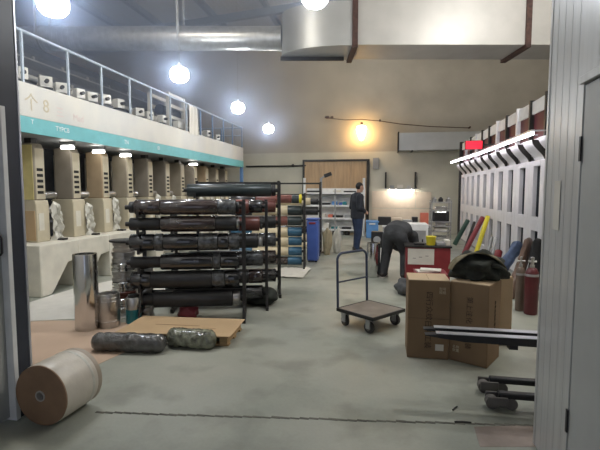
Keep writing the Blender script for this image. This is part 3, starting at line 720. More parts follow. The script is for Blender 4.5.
# rack C
Cc = Rack('C', -1.55, 6.50, 1.36, 1.72)
zC = [1.575, 1.34, 1.10, .84, .58, .30]; rC = [.09, .095, .09, .1, .1, .1]
Cc.rack('dark roller rack third from the camera, with the highest top tier', [z-r for z, r in zip(zC, rC)])
Cc.roll(zC[0], rC[0]*1.05, [(.95, 1, 'greenblack'), (1, .9, 'blackrubber')], 'long green black roller topping the third rack')
Cc.roll(zC[1], rC[1], [(.5, 1, 'blackroll'), (1, 1, 'maroonroll')], 'black and maroon roller on the second tier of the third rack')
Cc.roll(zC[2], rC[2], [(1, 1, 'blackrubber')], 'matt black roller on the third tier of the third rack')
Cc.roll(zC[3], rC[3], [(.8, 1, 'blackroll'), (1, 1.02, 'wrap')], 'black roller with filmed end on the fourth tier of the third rack')
Cc.roll(zC[4], rC[4], [(.7, 1, 'blackrubber'), (1, 1, 'brownroll')], 'black and brown roller on the fifth tier of the third rack')
Cc.roll(zC[5], rC[5], [(1, 1, 'blackroll')], 'plain black roller on the bottom tier of the third rack')
# rack D with the cream and blue rollers
D = Rack('D', -1.56, 8.8, 1.5, 1.52, math.radians(8))
zD = [1.40, 1.17, .96, .74, .55, .345, .15]; rD = [.085, .10, .095, .095, .09, .09, .085]
D.rack('dark roller rack fourth from the camera, holding cream and blue rollers', [z-r for z, r in zip(zD, rD)])
D.roll(zD[0], rD[0], [(.35, 1, 'blackroll'), (.86, 1, 'maroonroll'), (.96, 1, 'greenblack'), (1, 1.1, 'yellow')], 'maroon roller with yellow end cap on the top tier of the fourth rack')
def cb(f=.82): return [(.3, 1, 'blueroll'), (f, 1, 'creamroll'), (1, .97, 'blueroll')]
D.roll(zD[1], rD[1], [(f, r, 'greenblack' if m == 'blueroll' else m) for f, r, m in cb(.80)], 'cream roller with black end on the second tier of the fourth rack')
D.roll(zD[2], rD[2], [(.8, 1, 'maroonroll'), (1, .97, 'greenblack')], 'brownish red roller with dark end on the third tier of the fourth rack')
D.roll(zD[3], rD[3], cb(.80), 'cream and blue roller on the fourth tier of the fourth rack')
D.roll(zD[4], rD[4], cb(.81), 'cream and blue roller on the fifth tier of the fourth rack')
D.roll(zD[5], rD[5], cb(.81), 'cream and blue roller on the sixth tier of the fourth rack')
D.roll(zD[6], rD[6], [(.8, 1, 'brownroll'), (1, 1, 'blueroll')], 'brown and blue roller on the bottom tier of the fourth rack')
# rack E, farthest
Ee = Rack('E', -1.50, 10.7, 1.3, 1.78, math.radians(4))
zE = [1.30, 1.07, .62, .42, .22]; rE = [.09, .10, .08, .08, .08]
Ee.rack('dark roller rack farthest from the camera, behind the blue bin', [z-r for z, r in zip(zE, rE)])
Ee.roll(zE[0], rE[0], [(.85, 1, 'creamroll'), (1, .8, 'blackrubber')], 'cream roller with black end on the top tier of the farthest rack')
Ee.roll(zE[1], rE[1], [(.65, 1, 'creamroll'), (1, 1, 'blackrubber')], 'half cream half black roller on the second tier of the farthest rack')
Ee.roll(zE[2], rE[2], [(.9, 1, 'blackroll'), (1, 1.05, 'brownroll')], 'black roller with brown tip on the third tier of the farthest rack')
Ee.roll(zE[3], rE[3], [(.8, 1, 'creamroll'), (1, 1.05, 'yellow')], 'roller with yellow end on the fourth tier of the farthest rack')
Ee.roll(zE[4], rE[4], [(.8, 1, 'creamroll'), (1, 1.05, 'ply')], 'roller with wood coloured end on the bottom tier of the farthest rack')
# pole with a small tilted head
q = onz(321, 250, 0); Yq = 11.0; q = onY(321, 190, Yq); tp = onY(321, 178, Yq).z
t = thing('pole_lamp', 'thin dark pole with a tilted black head rising beyond the farthest rack', 'lamp', (q.x, Yq, 0))
MB().cyl((q.x, Yq, .02), (q.x, Yq, tp), .03, seg=10).build('pole', M['grey'], t)
MB().tube([(q.x, Yq, tp-.02), (q.x+.06, Yq, tp+.03), (q.x+.14, Yq, tp+.06)], .02, 8).build('arm', M['grey'], t)
MB(Matrix.Translation((q.x+.17, Yq, tp+.07)) @ Matrix.Rotation(-.35, 4, 'Y')).box(-.09, .10, -.05, .05, -.04, .05).build('head', M['black'], t, bevel=.01)
MB().box(q.x-.14, q.x+.14, Yq-.14, Yq+.14, 0, .02).build('base', M['dark_iron'], t)
# blue bin
t = thing('blue_bin', 'tall narrow blue plastic bin at the aisle end of the roller racks', 'bin', (-1.5, 9.55, 0))
MB().prism([(-1.62, .03), (-1.38, .03), (-1.37, .92), (-1.63, .92)], 'y', 9.42, 9.70).build('body', M['blue'], t, bevel=.03)
MB().box(-1.64, -1.36, 9.41, 9.71, .922, .965).build('lid', M['blue'], t, bevel=.015)
MB().box(-1.57, -1.43, 9.405, 9.412, .84, .88).build('slot', M['maroon'], t)
for x in (-1.58, -1.42): MB().cyl((x-.02, 9.47, .03), (x+.02, 9.47, .03), .03, seg=12).build('wheel', M['rubber'], t)
# sacks beyond it
def lump(c, r, name, m, label, cat, dis=.35, ds=3.2, seed=1., group=None, flat=True, seg=28, rng=18):
    mb = MB().ell(c, r, seg=seg, rng=rng, dis=dis, ds=ds, seed=seed)
    if flat:
        lo = c[2]-r[2]*.86
        for v in mb.bm.verts:
            if v.co.z < lo: v.co.z = lo
        bmesh.ops.translate(mb.bm, verts=mb.bm.verts, vec=(0, 0, -lo+max(0, c[2]-r[2])))
    return single(mb, name, m, label, cat, group)
p = onz(328, 256)
lump((p.x-.05, p.y+.25, .36), (.11, .16, .36), 'khaki_sack', M['khaki'], 'khaki cloth sack standing beyond the blue bin', 'sack', seed=3)
lump((p.x+.16, p.y+.6, .34), (.11, .16, .34), 'white_sack', M['poly'], 'white sack standing beyond the khaki sack', 'sack', seed=5)
# crumpled paper between the racks
p = onz(292, 273)
single(MB().grid(18, 12, lambda u, v: (p.x-.45+u*.75, p.y-.5+v*.9, .02+.05*abs(noise.noise(V((u*5, v*5, 1))))), .004), 'crumpled_paper', M['paper'], 'crumpled white paper on the floor between the racks', 'paper')
p = onz(275, 306)
lump((p.x-.25, p.y+.1, .10), (.28, .2, .12), 'dark_rag', M['jacket'], 'dark rag heap under the third rack', 'rag', seed=8)
p = onz(225, 316)
lump((-2.35, 5.0, .06), (.13, .1, .09), 'red_rag', M['maroon'], 'small red rag under the nearest rack behind the cardboard', 'rag', seed=9)

# ================================================================== STEEL PARTS, left
def steel_cyl(x, y, r, h, label, m='steel', ring=False, group='steel cylinders'):
    t = thing('steel_cylinder', label, 'steel cylinder', (x, y, 0), group)
    MB().lathe([(r*.97, 0), (r, .006), (r, h-.006), (r*.985, h), (r*.82, h), (r*.82, h-.05), (.03, h-.05)], (x, y, .005), seg=48).build('sleeve', M[m], t)
    MB().lathe([(r*.30, h-.06), (r*.30, h-.045), (r*.16, h-.045), (r*.16, h-.06)], (x, y, 0), seg=20).build('hub', M['steel2'], t)
    if ring:
        for z in (h*.78, h*.88, h*.18): MB().lathe([(r*1.0, z), (r*1.025, z+.004), (r*1.025, z+.012), (r*1.0, z+.016)], (x, y, 0), seg=40).build('ring', M['steel2'], t)
    return t
steel_cyl(-3.29, 4.38, .128, .86, 'tall polished steel cylinder standing on the floor at left')
steel_cyl(-3.11, 4.52, .125, .385, 'short ringed steel drum right of the tall polished cylinder', 'steel2', True)
def ring_stack(cx, cy, specs, where):
    z = .001
    for i, (r, h, m, desc) in enumerate(specs):
        pr = [(r*.55, 0), (r*.95, 0), (r, .008), (r, h*.35), (r*.9, h*.42), (r*.9, h*.6), (r, h*.66), (r, h-.008), (r*.95, h), (r*.55, h)]
        single(MB().lathe(pr, (cx+random.uniform(-.008, .008), cy, z), seg=32), 'steel_ring', M[m], desc+where, 'steel ring', 'stacked steel rings', origin=V((cx, cy, z)))
        z += h+.001
    return z
zt = ring_stack(-3.22, 5.02, [(.17, .12, 'steel2', 'wide steel ring at the bottom'), (.17, .11, 'steel', 'wide bright steel ring second from the bottom'), (.165, .08, 'maroonroll', 'reddish ring third from the bottom'), (.15, .12, 'steel', 'bright steel ring fourth from the bottom'), (.14, .13, 'steel2', 'dull steel ring fifth from the bottom'), (.15, .10, 'steel', 'bright steel ring sixth from the bottom'), (.14, .14, 'steel2', 'dull steel ring seventh from the bottom'), (.13, .12, 'coreboard', 'pale ring topmost')], ' of the tall stack behind the steel drum')
single(MB().lathe([(.155, 0), (.165, .006), (.165, .022), (.155, .028)], (-3.22, 5.02, zt), seg=32), 'round_plate', M['dark_iron'], 'dark round plate capping the tall ring stack', 'plate')
ring_stack(-2.90, 4.94, [(.12, .14, 'steel2', 'dull steel ring at the bottom'), (.12, .12, 'steel', 'bright steel ring second'), (.11, .12, 'steel2', 'dull steel ring third'), (.12, .1, 'steel', 'bright steel ring fourth'), (.105, .14, 'steel2', 'dull steel ring fifth'), (.11, .12, 'steel', 'bright steel ring on top')], ' of the shorter stack beside the nearest rack')
t = thing('paint_can', 'teal and silver can standing right of the short steel drum', 'can', (-2.905, 4.70, 0))
MB().lathe([(.085, 0), (.088, .006), (.088, .17)], (-2.905, 4.70, .001), seg=28).build('label_band', M['tealplastic'], t)
MB().lathe([(.088, .171), (.088, .30), (.08, .312), (.06, .312)], (-2.905, 4.70, 0), seg=28).build('can_body', M['steel2'], t)
MB().lathe([(.062, .313), (.062, .34), (.03, .345)], (-2.905, 4.70, 0), seg=20).build('cap', M['black'], t)

# ================================================================== FLOOR SHEETS, PALLET, WRAPPED ROLLS
q = [onz(*p) for p in ((36, 372), (98, 353), (150, 347), (150, 326), (34, 322))]
pl = [(-3.4, 2.9), (-2.62, 3.0), (-2.42, 3.95), (-2.3, 4.15), (-2.45, 4.72), (-3.72, 4.62), (-4.3, 4.5)]
single(MB().prism(pl, 'z', .001, .004), 'hardboard_sheet', M['pinkcard'], 'pinkish brown hardboard sheet on the floor left of the wrapped rolls', 'floor sheet')
pl = [(-4.85, 4.2), (-3.75, 4.66), (-3.0, 4.85), (-3.35, 6.6), (-4.6, 6.9), (-4.85, 6.2)]
single(MB().prism(pl, 'z', .001, .009), 'white_sheet', M['sheet'], 'white sheet spread on the floor beside the left press', 'floor sheet')
# pallet with flattened carton
pq = [onz(*p, .115) for p in ((121, 331.5), (229.5, 336), (241.5, 321), (147, 318.5))]
bl, br, tr, tl_ = pq
ux = (br-bl).normalized(); uy = V((-ux.y, ux.x, 0)); Lx = (br-bl).length; Ly = .56
Mp = Matrix.Translation(bl) @ Matrix((ux, uy, V((0, 0, 1)))).transposed().to_4x4(); Mp.translation = V((bl.x, bl.y, 0))
t = thing('wooden_pallet', 'low wooden pallet under the flattened cardboard, before the nearest rack', 'pallet', (bl+tr)/2*1)
ORG[t.name] = V((bl.x, bl.y, 0)); t.location = ORG[t.name]
for i in range(5): MB(Mp).box(.02, Lx-.02, .02+i*.115, .10+i*.115, .084, .102).build('deck_board', M['wood'], t)
for x in (.03, Lx/2-.04, Lx-.11): MB(Mp).box(x, x+.08, .02, Ly, .02, .084).build('bearer', M['wood'], t)
for i in (0, 2, 4): MB(Mp).box(.02, Lx-.02, .02+i*.115, .10+i*.115, 0, .02).build('bottom_board', M['wood'], t)
def cardz(u, v): return .106+.006*noise.noise(V((u*3, v*3, 4)))+(.006 if v < .06 else 0)
t = single(MB(Mp).grid(20, 10, lambda u, v: (-.05+u*(Lx+.06), -.03+v*(Ly+.06), cardz(u, v)+.006), .005), 'flattened_carton', M['cardlight'], 'flattened tan cardboard carton lying on the low pallet', 'cardboard')
MB(Mp).box(.25, .75, .27, .276, .118, .1195).box(.8, .95, .2, .205, .118, .1195).build('crease', M['card'], t)
# wrapped rolls on the floor
def wrapped(p0, p1, r, m, label, seed):
    p0, p1 = V(p0), V(p1); L = (p1-p0).length; ax = (p1-p0).normalized(); u = V((0, 0, 1)); w = ax.cross(u); R = []
    n, sg = 40, 32
    for k in range(n+1):
        t = k/n; e = min(t, 1-t)*L; rr = r*min(1, .45+math.sqrt(max(0, e)/.06)*.55) if e < .06 else r
        rg = []
        for i in range(sg):
            a = 2*PI*i/sg; d = u*math.cos(a)+w*math.sin(a)
            s = rr*(1+.10*noise.noise(V((t*L*14+seed, math.cos(a)*2, math.sin(a)*2)))+.06*noise.noise(V((t*L*40+seed, math.cos(a)*5, math.sin(a)*5))))
            q = p0+ax*(t*L)+d*s; q.z = max(q.z, p0.z-r*.93); rg.append(q)
        R.append(rg)
    mb = MB().rings(R); bmesh.ops.translate(mb.bm, verts=mb.bm.verts, vec=(0, 0, -(p0.z-r*.93)))
    return single(mb, 'wrapped_roll', m, label, 'wrapped roll', 'wrapped rolls on the floor')
wrapped((-2.80, 3.80, .1), (-2.07, 3.88, .1), .092, M['bagdark'], 'dark grey plastic wrapped roll lying on the floor, left of the pair', 1.)
wrapped((-2.13, 4.06, .1), (-1.62, 4.05, .1), .097, M['baggreen'], 'mottled green plastic wrapped roll on the floor, right of the pair', 7.)
# kraft paper roll
c0 = V((-2.225, 2.465, .21)); c1 = V((-2.205, 2.82, .21)); ax = (c1-c0).normalized(); L = (c1-c0).length; r = .208
t = thing('paper_roll', 'big brown paper roll in cream wrapping lying in the doorway', 'paper roll', (-2.21, 2.7, 0))
MB().lathe([(.037, .0), (r*.90, -.002), (r*.985, .004), (r*.99, .02)], c0, ax, 48, jit=.01, caps=False).build('paper_end', M['kraft'], t)
MB().lathe([(r*.99, .012), (r, .02), (r*1.004, L*.5), (r, L-.05)], c0, ax, 48, jit=.008, caps=False).build('wrapping', M['kraftwrap'], t)
MB().lathe([(r*.995, L-.052), (r*1.004, L-.045), (r*1.0, L-.01), (r*.9, L), (.04, L)], c0, ax, 48, caps=False).build('end_band', M['kraftwrap2'], t)
MB().lathe([(.028, -.004), (.037, -.005), (.037, L+.002), (.028, L+.002), (.028, -.004)], c0, ax, 28, caps=False).build('core', M['coreboard'], t)
MB().cyl(c0+ax*.12, c0+ax*.13, .0279, seg=20).build('bore_shade_disc', M['dark'], t)  # dark disc set in the core to stand for the shade inside
MB().lathe([(r*1.008, L*.70), (r*1.012, L*.71), (r*1.012, L*.755), (r*1.008, L*.765)], c0, ax, 48, caps=False).build('tape_band', M['poly'], t)

# ================================================================== PLATFORM TROLLEY
zt = .20
PL, PF, PR, PB = [onz(*p, zt) for p in ((332, 306.5), (360.5, 315.5), (409, 309.5), (373, 301.5))]
ex = (PL-PF)+(PB-PR); ex.z = 0; Ld = ex.length/2; ex.normalize()      # long axis, towards the handle
ey = V((-ex.y, ex.x, 0)); Wd = abs((PL-PB).dot(ey)*.5+(PF-PR).dot(ey)*.5)
ey = -ey; ex = -ex                                                     # origin at the back right corner, handle edge at x = 0
OT = (PL+PB)/2-ey*Wd/2
Ld *= 1.13
Mt = Matrix((ex, ey, V((0, 0, 1)))).transposed().to_4x4(); Mt.translation = V((OT.x, OT.y, 0))
t = thing('platform_trolley', 'flat platform trolley with navy tubular push handle in the aisle', 'trolley', (OT.x, OT.y, 0))
MB(Mt).box(0.02, Ld-.02, .02, Wd-.02, .185, .203).build('platform', M['deckwood'], t)
MB(Mt).box(0, Ld, 0, .02, .165, .206).box(0, Ld, Wd-.02, Wd, .165, .206).box(0, .02, .02, Wd-.02, .165, .206).box(Ld-.02, Ld, .02, Wd-.02, .165, .206).build('edge_frame', M['black'], t, bevel=.006)
h = .84; hw = [(-.005, .03)]
pts = [(.0, .03, .19), (-.015, .03, h-.09)]
for i in range(1, 7): a = PI/2*i/6; pts.append((-.018, .03+.09*(1-math.cos(a)), h-.09+.09*math.sin(a)))
for i in range(0, 7): a = PI/2*i/6; pts.append((-.018, Wd-.12+.09*math.sin(a), h-.09+.09*math.cos(a)))
pts += [(.0, Wd-.03, .19)]
MB(Mt).tube(pts, .015, 10).build('push_handle', M['bluetube'], t)
MB(Mt).tube([(-.008, .03, .50), (-.008, Wd-.03, .50)], .010, 8).build('handle_crossbar', M['bluetube'], t)
for i, (x, y) in enumerate(((.09, .06), (.09, Wd-.06), (Ld-.1, .06), (Ld-.1, Wd-.06))):
    w = MB(Mt).lathe([(.02, -.02), (.062, -.018), (.065, -.01), (.065, .01), (.062, .018), (.02, .02)], (x, y, .066), (.25 if i < 2 else 0, 1, 0), 24).build('wheel', M['rubber'], t)
    MB(Mt).lathe([(.01, -.023), (.035, -.022), (.035, .022), (.01, .023)], (x, y, .066), (.25 if i < 2 else 0, 1, 0), 18).build('hub', M['wheelgrey'], w)
    MB(Mt).box(x-.03, x+.03, y-.035, y-.025, .055, .15).box(x-.03, x+.03, y+.025, y+.035, .055, .15).box(x-.04, x+.04, y-.04, y+.04, .15, .165).build('caster_fork', M['midgrey'], t)

# ================================================================== CARTONS and jacket
def carton(x0, x1, y0, y1, h, label, txts, ang=0.):   # ang turns it about its front left corner
    t = thing('cardboard_carton', label, 'carton', ((x0+x1)/2, (y0+y1)/2, 0), 'tall cartons')
    t.location = (x0, y0, 0); ORG[t.name] = V((x0, y0, 0)); t.rotation_euler.z = ang
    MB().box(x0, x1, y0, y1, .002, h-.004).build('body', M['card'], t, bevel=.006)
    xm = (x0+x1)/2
    MB().box(x0+.003, xm-.002, y0+.003, y1-.003, h-.003, h+.002).build('flap', M['cardlit'], t)
    MB().box(xm+.002, x1-.003, y0+.003, y1-.003, h-.003, h+.002).build('flap', M['cardlit'], t)
    for (s, sz, x, z) in txts:
        text('lettering', s, sz, frame((x, y0-.0012, z), (0, 0, -1), (1, 0, 0)), M['ink'], t)
    return t
hC = .745
c = carton(.245, .622, 4.17, 4.53, hC, 'tall brown carton left of the pair with a small white label', [('四行众纹', .068, .435, .505), ('日用工装', .068, .428, .235)])
MB().box(.50, .575, 4.1675, 4.1695, .085, .145).build('label', M['paper'], c)
MB().box(.53, .60, 4.1678, 4.1692, .68, .79).build('faded_print', M['cardlit'], c) if False else None
MB().box(.248, .62, 4.1685, 4.1698, .385, .387).build('seam', M['ink'], c)
text('lettering', '型号\n规格', .032, frame((.555, 4.1688, .65), (1, 0, 0), (0, 0, 1)), M['tanink'], c)
c = carton(.6222, .969, 4.19, 4.56, hC, 'tall brown carton right of the pair under the dark jacket', [('第上注化', .062, .80, .50), ('装', .06, .795, .17)], math.radians(-29))
text('lettering', '名称\n数量', .032, frame((.69, 4.1888, .12), (1, 0, 0), (0, 0, 1)), M['tanink'], c)
text('lettering', '品名规格数量毛重净重', .040, frame((1.0312, 4.33, .42), (0, 0, -1), (0, -1, 0)) if False else frame((.9702, 4.38, .38), (0, 0, -1), (0, 1, 0)), M['ink'], c)
t = thing('cardboard_carton', 'light brown carton behind the right tall carton, only its edge showing', 'carton', (1.05, 4.8, 0), 'tall cartons')
MB().box(.86, 1.30, 4.68, 5.04, .002, .70).build('body', M['cardlit'], t, bevel=.006)
MB().box(.863, 1.297, 4.683, 5.037, .701, .706).build('flap', M['cardlight'], t)
# jacket heap
jc = V((.90, 4.36, hC+.003))
mb = MB().ell(jc+V((0, 0, .09)), (.235, .18, .155), seg=44, rng=28, dis=.45, ds=4.2, seed=2.)
for v in mb.bm.verts:
    f = .02*noise.noise(v.co*14); v.co.z += f
    if v.co.z < jc.z+.001: v.co.z = jc.z+.001
t = thing('jacket', 'dark green jacket heaped on top of the right tall carton', 'jacket', jc)
mb.build('cloth_body', M['jacket'], t)
def fold(u, v):
    a = (u-.5)*2.5; r = .235+.02*v
    return jc+V((-.03+r*math.sin(a)*1.05+.012*math.sin(v*9+u*8), -.15+.13*v, .03+.235*math.cos(a)*(1-.10*v)+.012*noise.noise(V((u*6, v*6, 3)))))
MB().grid(26, 10, fold, .008).build('hood', M['jackettan'], t)
MB().tube([jc+V((.02+.19*math.cos(a), -.13-.03*math.sin(a*2), .06+.10*math.sin(a))) for a in [i*.25 for i in range(12)]], .022, 8).build('sleeve', M['jacket'], t)

# ================================================================== STACKER FORKS at right
t = thing('pallet_stacker', 'hand pallet stacker with raised forks poking out past the right wall', 'pallet stacker', (1.45, 3.5, 0))
for yc in (3.31, 3.45):
    z = .53
    pf = [(.325, z-.018), (.42, z-.030), (.60, z-.05), (1.42, z-.06), (1.42, z), (.60, z), (.40, z-.006), (.32, z-.012)]
    fk = MB().prism(pf, 'y', yc-.035, yc+.035).build('fork', M['black'], t, bevel=.008)
    MB().box(.40, 1.42, yc-.033, yc+.033, z+.0005, z+.004).build('worn_top', M['trimgrey'], fk, bevel=.001)
    MB().box(.90, .96, yc-.03, yc+.03, z-.085, z-.055).build('fork_stop', M['black'], fk)
for i, yc in enumerate((3.30, 3.56)):
    MB().box(.84, 1.45, yc-.03, yc+.03, .08, .125).build('support_leg', M['black'], t, bevel=.01)
    w = MB().cyl((.80, yc-.03, .044), (.80, yc+.03, .044), .044, seg=24).build('wheel', M['wheelgrey'], t)
    for ys in (yc-.055, yc+.038): MB().box(.765, .90, ys, ys+.017, .03, .10).build('wheel_bracket', M['wheelgrey'], t, bevel=.006)
    MB().cyl((.93, yc-.03, .045), (.93, yc+.03, .045), .042, seg=20).build('wheel', M['wheelgrey'], t)
MB().box(1.42, 1.50, 3.22, 3.66, .06, 1.9).build('mast', M['black'], t, bevel=.01)
MB().box(1.50, 1.90, 3.22, 3.66, .10, .75).build('power_pack', M['red'], t, bevel=.02)
MB().tube([(1.86, 3.44, .75), (2.0, 3.44, 1.15), (1.98, 3.3, 1.2), (1.98, 3.58, 1.2)], .018, 8).build('tiller', M['black'], t)
for y in (3.28, 3.60): MB().cyl((1.72, y-.03, .075), (1.72, y+.03, .075), .074, seg=20).build('drive_wheel', M['rubber'], t)

# ================================================================== RIGHT MIDDLE GROUND
# red cabinet
x0, x1 = onY(406, 260, 7.44).x, onY(450.5, 260, 7.44).x
zc = onY(430, 246, 7.44).z
t = thing('red_cabinet', 'dark red steel cabinet with a pasted paper sheet, behind the cartons', 'cabinet', ((x0+x1)/2, 7.65, 0))
MB().box(x0, x1, 7.44, 7.86, .06, zc-.03).build('body', M['red'], t, bevel=.01)
MB().box(x0-.02, x1+.02, 7.42, 7.88, zc-.03, zc).build('top', M['dark_iron'], t, bevel=.004)
a, b = onY(408, 248.5, 7.43), onY(434, 265, 7.43)
pp = MB().box(a.x, b.x, 7.434, 7.439, b.z, a.z).build('paper_sheet', M['paper'], t)
for i in range(3): MB().box(a.x+.08+.1*i, a.x+.13+.1*i, 7.4325, 7.434, b.z+.1+.02*i, b.z+.107+.02*i).build('pen_mark', M['ink'], pp)
for x in (x0+.05, x1-.05):
    MB().box(x-.03, x+.03, 7.47, 7.83, 0, .06).build('foot', M['black'], t)
p = onY(431, 240, 7.55)
t = thing('yellow_tub', 'bright yellow plastic tub on top of the red cabinet', 'tub', (p.x, 7.55, zc))
MB().lathe([(.065, 0), (.07, .006), (.082, .135), (.086, .14), (.086, .15), (.078, .15), (.075, .14), (.064, .02)], (p.x, 7.56, zc+.001), seg=28).build('body', M['yellow'], t)
MB().lathe([(.079, .143), (.079, .147)], (p.x, 7.56, zc), seg=24).build('lid', M['yellow'], t)
for i, (px, w, h, m, lb) in enumerate(((419, .17, .03, 'black', 'black tray at the left on the red cabinet'), (441, .16, .05, 'grey', 'low grey box right of the yellow tub'), (447, .08, .09, 'paper', 'small white carton at the right end of the red cabinet'))):
    q = onY(px, 244, 7.6).x; single(MB().box(q-w/2, q+w/2, 7.52, 7.72, zc+.001, zc+.001+h), 'storage_box', M[m], lb, 'box', 'things on the red cabinet', bevel=.006)
# stacked papers on a crate in front of the red cabinet
pc = onz(432, 305)
x0, x1 = onY(416, 275, 6.6).x, onY(446, 275, 6.6).x
zq = onY(430, 272, 6.6).z
t = thing('red_crate', 'low dark red crate before the red cabinet holding paper stacks', 'crate', ((x0+x1)/2, 6.75, 0))
MB().box(x0, x1, 6.55, 6.95, .02, zq-.04).build('body', M['red'], t, bevel=.01)
MB().box(x0-.02, x1+.02, 6.53, 6.97, zq-.04, zq-.02).build('rim', M['maroon'], t, bevel=.004)
for i in range(2):
    single(MB(Matrix.Translation(((x0+x1)/2-.05+.06*i, 6.75, 0)) @ Matrix.Rotation(.2-.35*i, 4, 'Z')).box(-.15, .15, -.1, .1, zq-.0195+.0185*i, zq-.002+.0185*i), 'paper_stack', M['paper'], ['lower white paper stack on the low red crate', 'upper white paper stack on the low red crate'][i], 'papers', 'paper stacks')
# pile of pale scraps by the cabinet foot
p = onz(403, 300)
lump((p.x+.03, p.y+.4, .10), (.13, .2, .12), 'dark_bundle', M['greycloth'], 'dark cloth bundle on the floor left of the cartons', 'bundle', seed=12)
# steel cylinder in the aisle
p = onz(377, 278)
t = steel_cyl(p.x-.07, p.y+.1, .12, .62, 'polished steel cylinder standing alone beside the bent man')
# speaker-like black box on stand
q = onY(377, 240, 9.2)
t = thing('black_box', 'black box with round grille standing behind the aisle steel cylinder', 'box', (q.x, 9.2, 0))
zb = onY(377, 247, 9.2).z; zt2 = onY(377, 231.5, 9.2).z
MB().box(q.x-.12, q.x+.12, 9.1, 9.35, zb, zt2).build('case', M['black'], t, bevel=.01)
MB().lathe([(.07, 0), (.075, -.006), (.05, -.012), (.02, -.004)], (q.x, 9.1, (zb+zt2)/2), (0, 1, 0), 24).build('grille', M['grey'], t)
MB().box(q.x-.10, q.x+.10, 9.12, 9.33, 0, zb-.001).build('plinth', M['white_frame'], t)
# blue crate at the back
q0, q1 = onY(366, 238, 14.6), onY(378.5, 221, 14.6)
t = thing('blue_crate', 'light blue plastic chest before the back wall, right of the standing man', 'chest', ((q0.x+q1.x)/2, 14.8, 0))
MB().box(q0.x, q1.x, 14.6, 15.1, .0, q1.z-.06).build('body', M['bluebox'], t, bevel=.02)
MB().box(q0.x-.02, q1.x+.02, 14.58, 15.12, q1.z-.058, q1.z).build('lid', M['bluebox'], t, bevel=.015)
MB().box((q0.x+q1.x)/2-.1, (q0.x+q1.x)/2+.1, 14.57, 14.58, q1.z-.12, q1.z-.07).build('handle', M['white_frame'], t)
# workbench along the back wall
x0, x1 = onY(382, 225, 14.4).x, onY(432, 225, 14.4).x
zb = onY(405, 226, 14.4).z
t = thing('workbench', 'pale workbench before the back wall behind the bent man', 'workbench', ((x0+x1)/2, 14.8, 0))
MB().box(x0, x1, 14.4, 15.3, zb-.05, zb).build('bench_top', M['white_frame'], t, bevel=.006)
for x in (x0+.06, x1-.06):
    for y in (14.46, 15.24): MB().box(x-.03, x+.03, y-.03, y+.03, 0, zb-.05).build('leg', M['grey'], t)
MB().box(x0+.05, x1-.05, 14.45, 14.47, .1, zb-.06).build('front_panel', M['midgrey'], t)
for i, (px, ya, yb, w, m, lb, nm, ct) in enumerate((
    (384.5, 217, 227, .42, 'black', 'black monitor box at the left end of the pale workbench', 'monitor_box', 'box'),
    (397, 218, 226, .3, 'boardcream', 'cream carton on the pale workbench behind the bent man', 'storage_box', 'box'),
    (408, 220, 226, .3, 'grey', 'grey case in the middle of the pale workbench', 'storage_box', 'box'),
    (415, 217, 225, .18, 'black', 'small black case right of the grey case on the workbench', 'storage_box', 'box'),
    (424.5, 213, 225, .25, 'orange', 'orange red box at the right end of the pale workbench', 'storage_box', 'box'))):
    x = onY(px, 220, 14.6).x; za = onY(px, ya, 14.6).z
    single(MB().box(x-w/2, x+w/2, 14.6, 14.9, zb+.001, za), nm, M[m], lb, ct, 'things on the workbench', bevel=.012)
# grey machine cabinet between
x0, x1 = onY(404, 240, 10.5).x, onY(428, 240, 10.5).x; za = onY(415, 224, 10.5).z
t = thing('grey_cabinet', 'pale grey machine cabinet behind the red cabinet', 'cabinet', ((x0+x1)/2, 10.8, 0))
MB().box(x0, x1, 10.5, 11.1, .05, za).build('body', M['white_frame'], t, bevel=.02)
MB().box(x0+.05, x1-.05, 10.49, 10.5, .15, za-.15).build('door', M['midgrey'], t)
MB().box(x0+.03, x1-.03, 10.53, 11.07, 0, .05).build('plinth', M['black'], t)
MB().box(x1-.14, x1-.11, 10.475, 10.49, za-.5, za-.35).build('handle', M['black'], t)
# metal trolley rack with trays
x0, x1 = onY(431, 220, 11.6).x, onY(451.5, 220, 11.6).x
zt3 = onY(440, 200.5, 11.6).z
t = thing('tray_rack', 'tall metal rack of shelves with a black oven, at the far right', 'rack', ((x0+x1)/2, 11.8, 0))
for x in (x0, x1-.03):
    for y in (11.6, 12.0): MB().box(x, x+.03, y, y+.03, .0, zt3).build('upright', M['midgrey'], t)
for py in (202, 210, 221.5, 226, 231, 238): 
    z = onY(440, py, 11.6).z; MB().box(x0-.01, x1+.01, 11.59, 12.04, z-.03, z).build('shelf', M['steel2'], t, bevel=.004)
zz = [onY(440, py, 11.6).z for py in (210, 221.5, 226, 231, 238)]
o_ = thing('oven', 'black fronted oven on the middle shelf of the metal rack', 'oven', ((x0+x1)/2, 11.8, zz[1]))
MB().box(x0+.05, x1-.05, 11.63, 12.0, zz[1]+.001, zz[0]-.035).build('case', M['black'], o_, bevel=.01)
MB().box(x0+.09, x1-.14, 11.622, 11.63, zz[1]+.04, zz[0]-.07).build('window', M['pane'] if False else M['dark'], o_)
MB().cyl((x0+.09, 11.61, zz[0]-.06), (x1-.14, 11.61, zz[0]-.06), .008, seg=8).build('handle', M['steel'], o_)
for i, (z, w, m, lb) in enumerate(((zz[0]+.0, .3, 'steel', 'silver tray stack on the upper shelf of the metal rack'), (zz[2], .24, 'steel2', 'dull metal pan on the fourth shelf of the metal rack'), (zz[3], .30, 'paper', 'white box on the fifth shelf of the metal rack'), (zz[4], .3, 'steel', 'shiny metal pan on the bottom shelf of the metal rack'))):
    xm = (x0+x1)/2
    single(MB().box(xm-w/2, xm+w/2, 11.66, 11.95, z+.001, z+(.09 if i == 0 else .07)), 'metal_tray', M[m], lb, 'tray', 'trays on the metal rack', bevel=.01)
xm = (x0+x1)/2
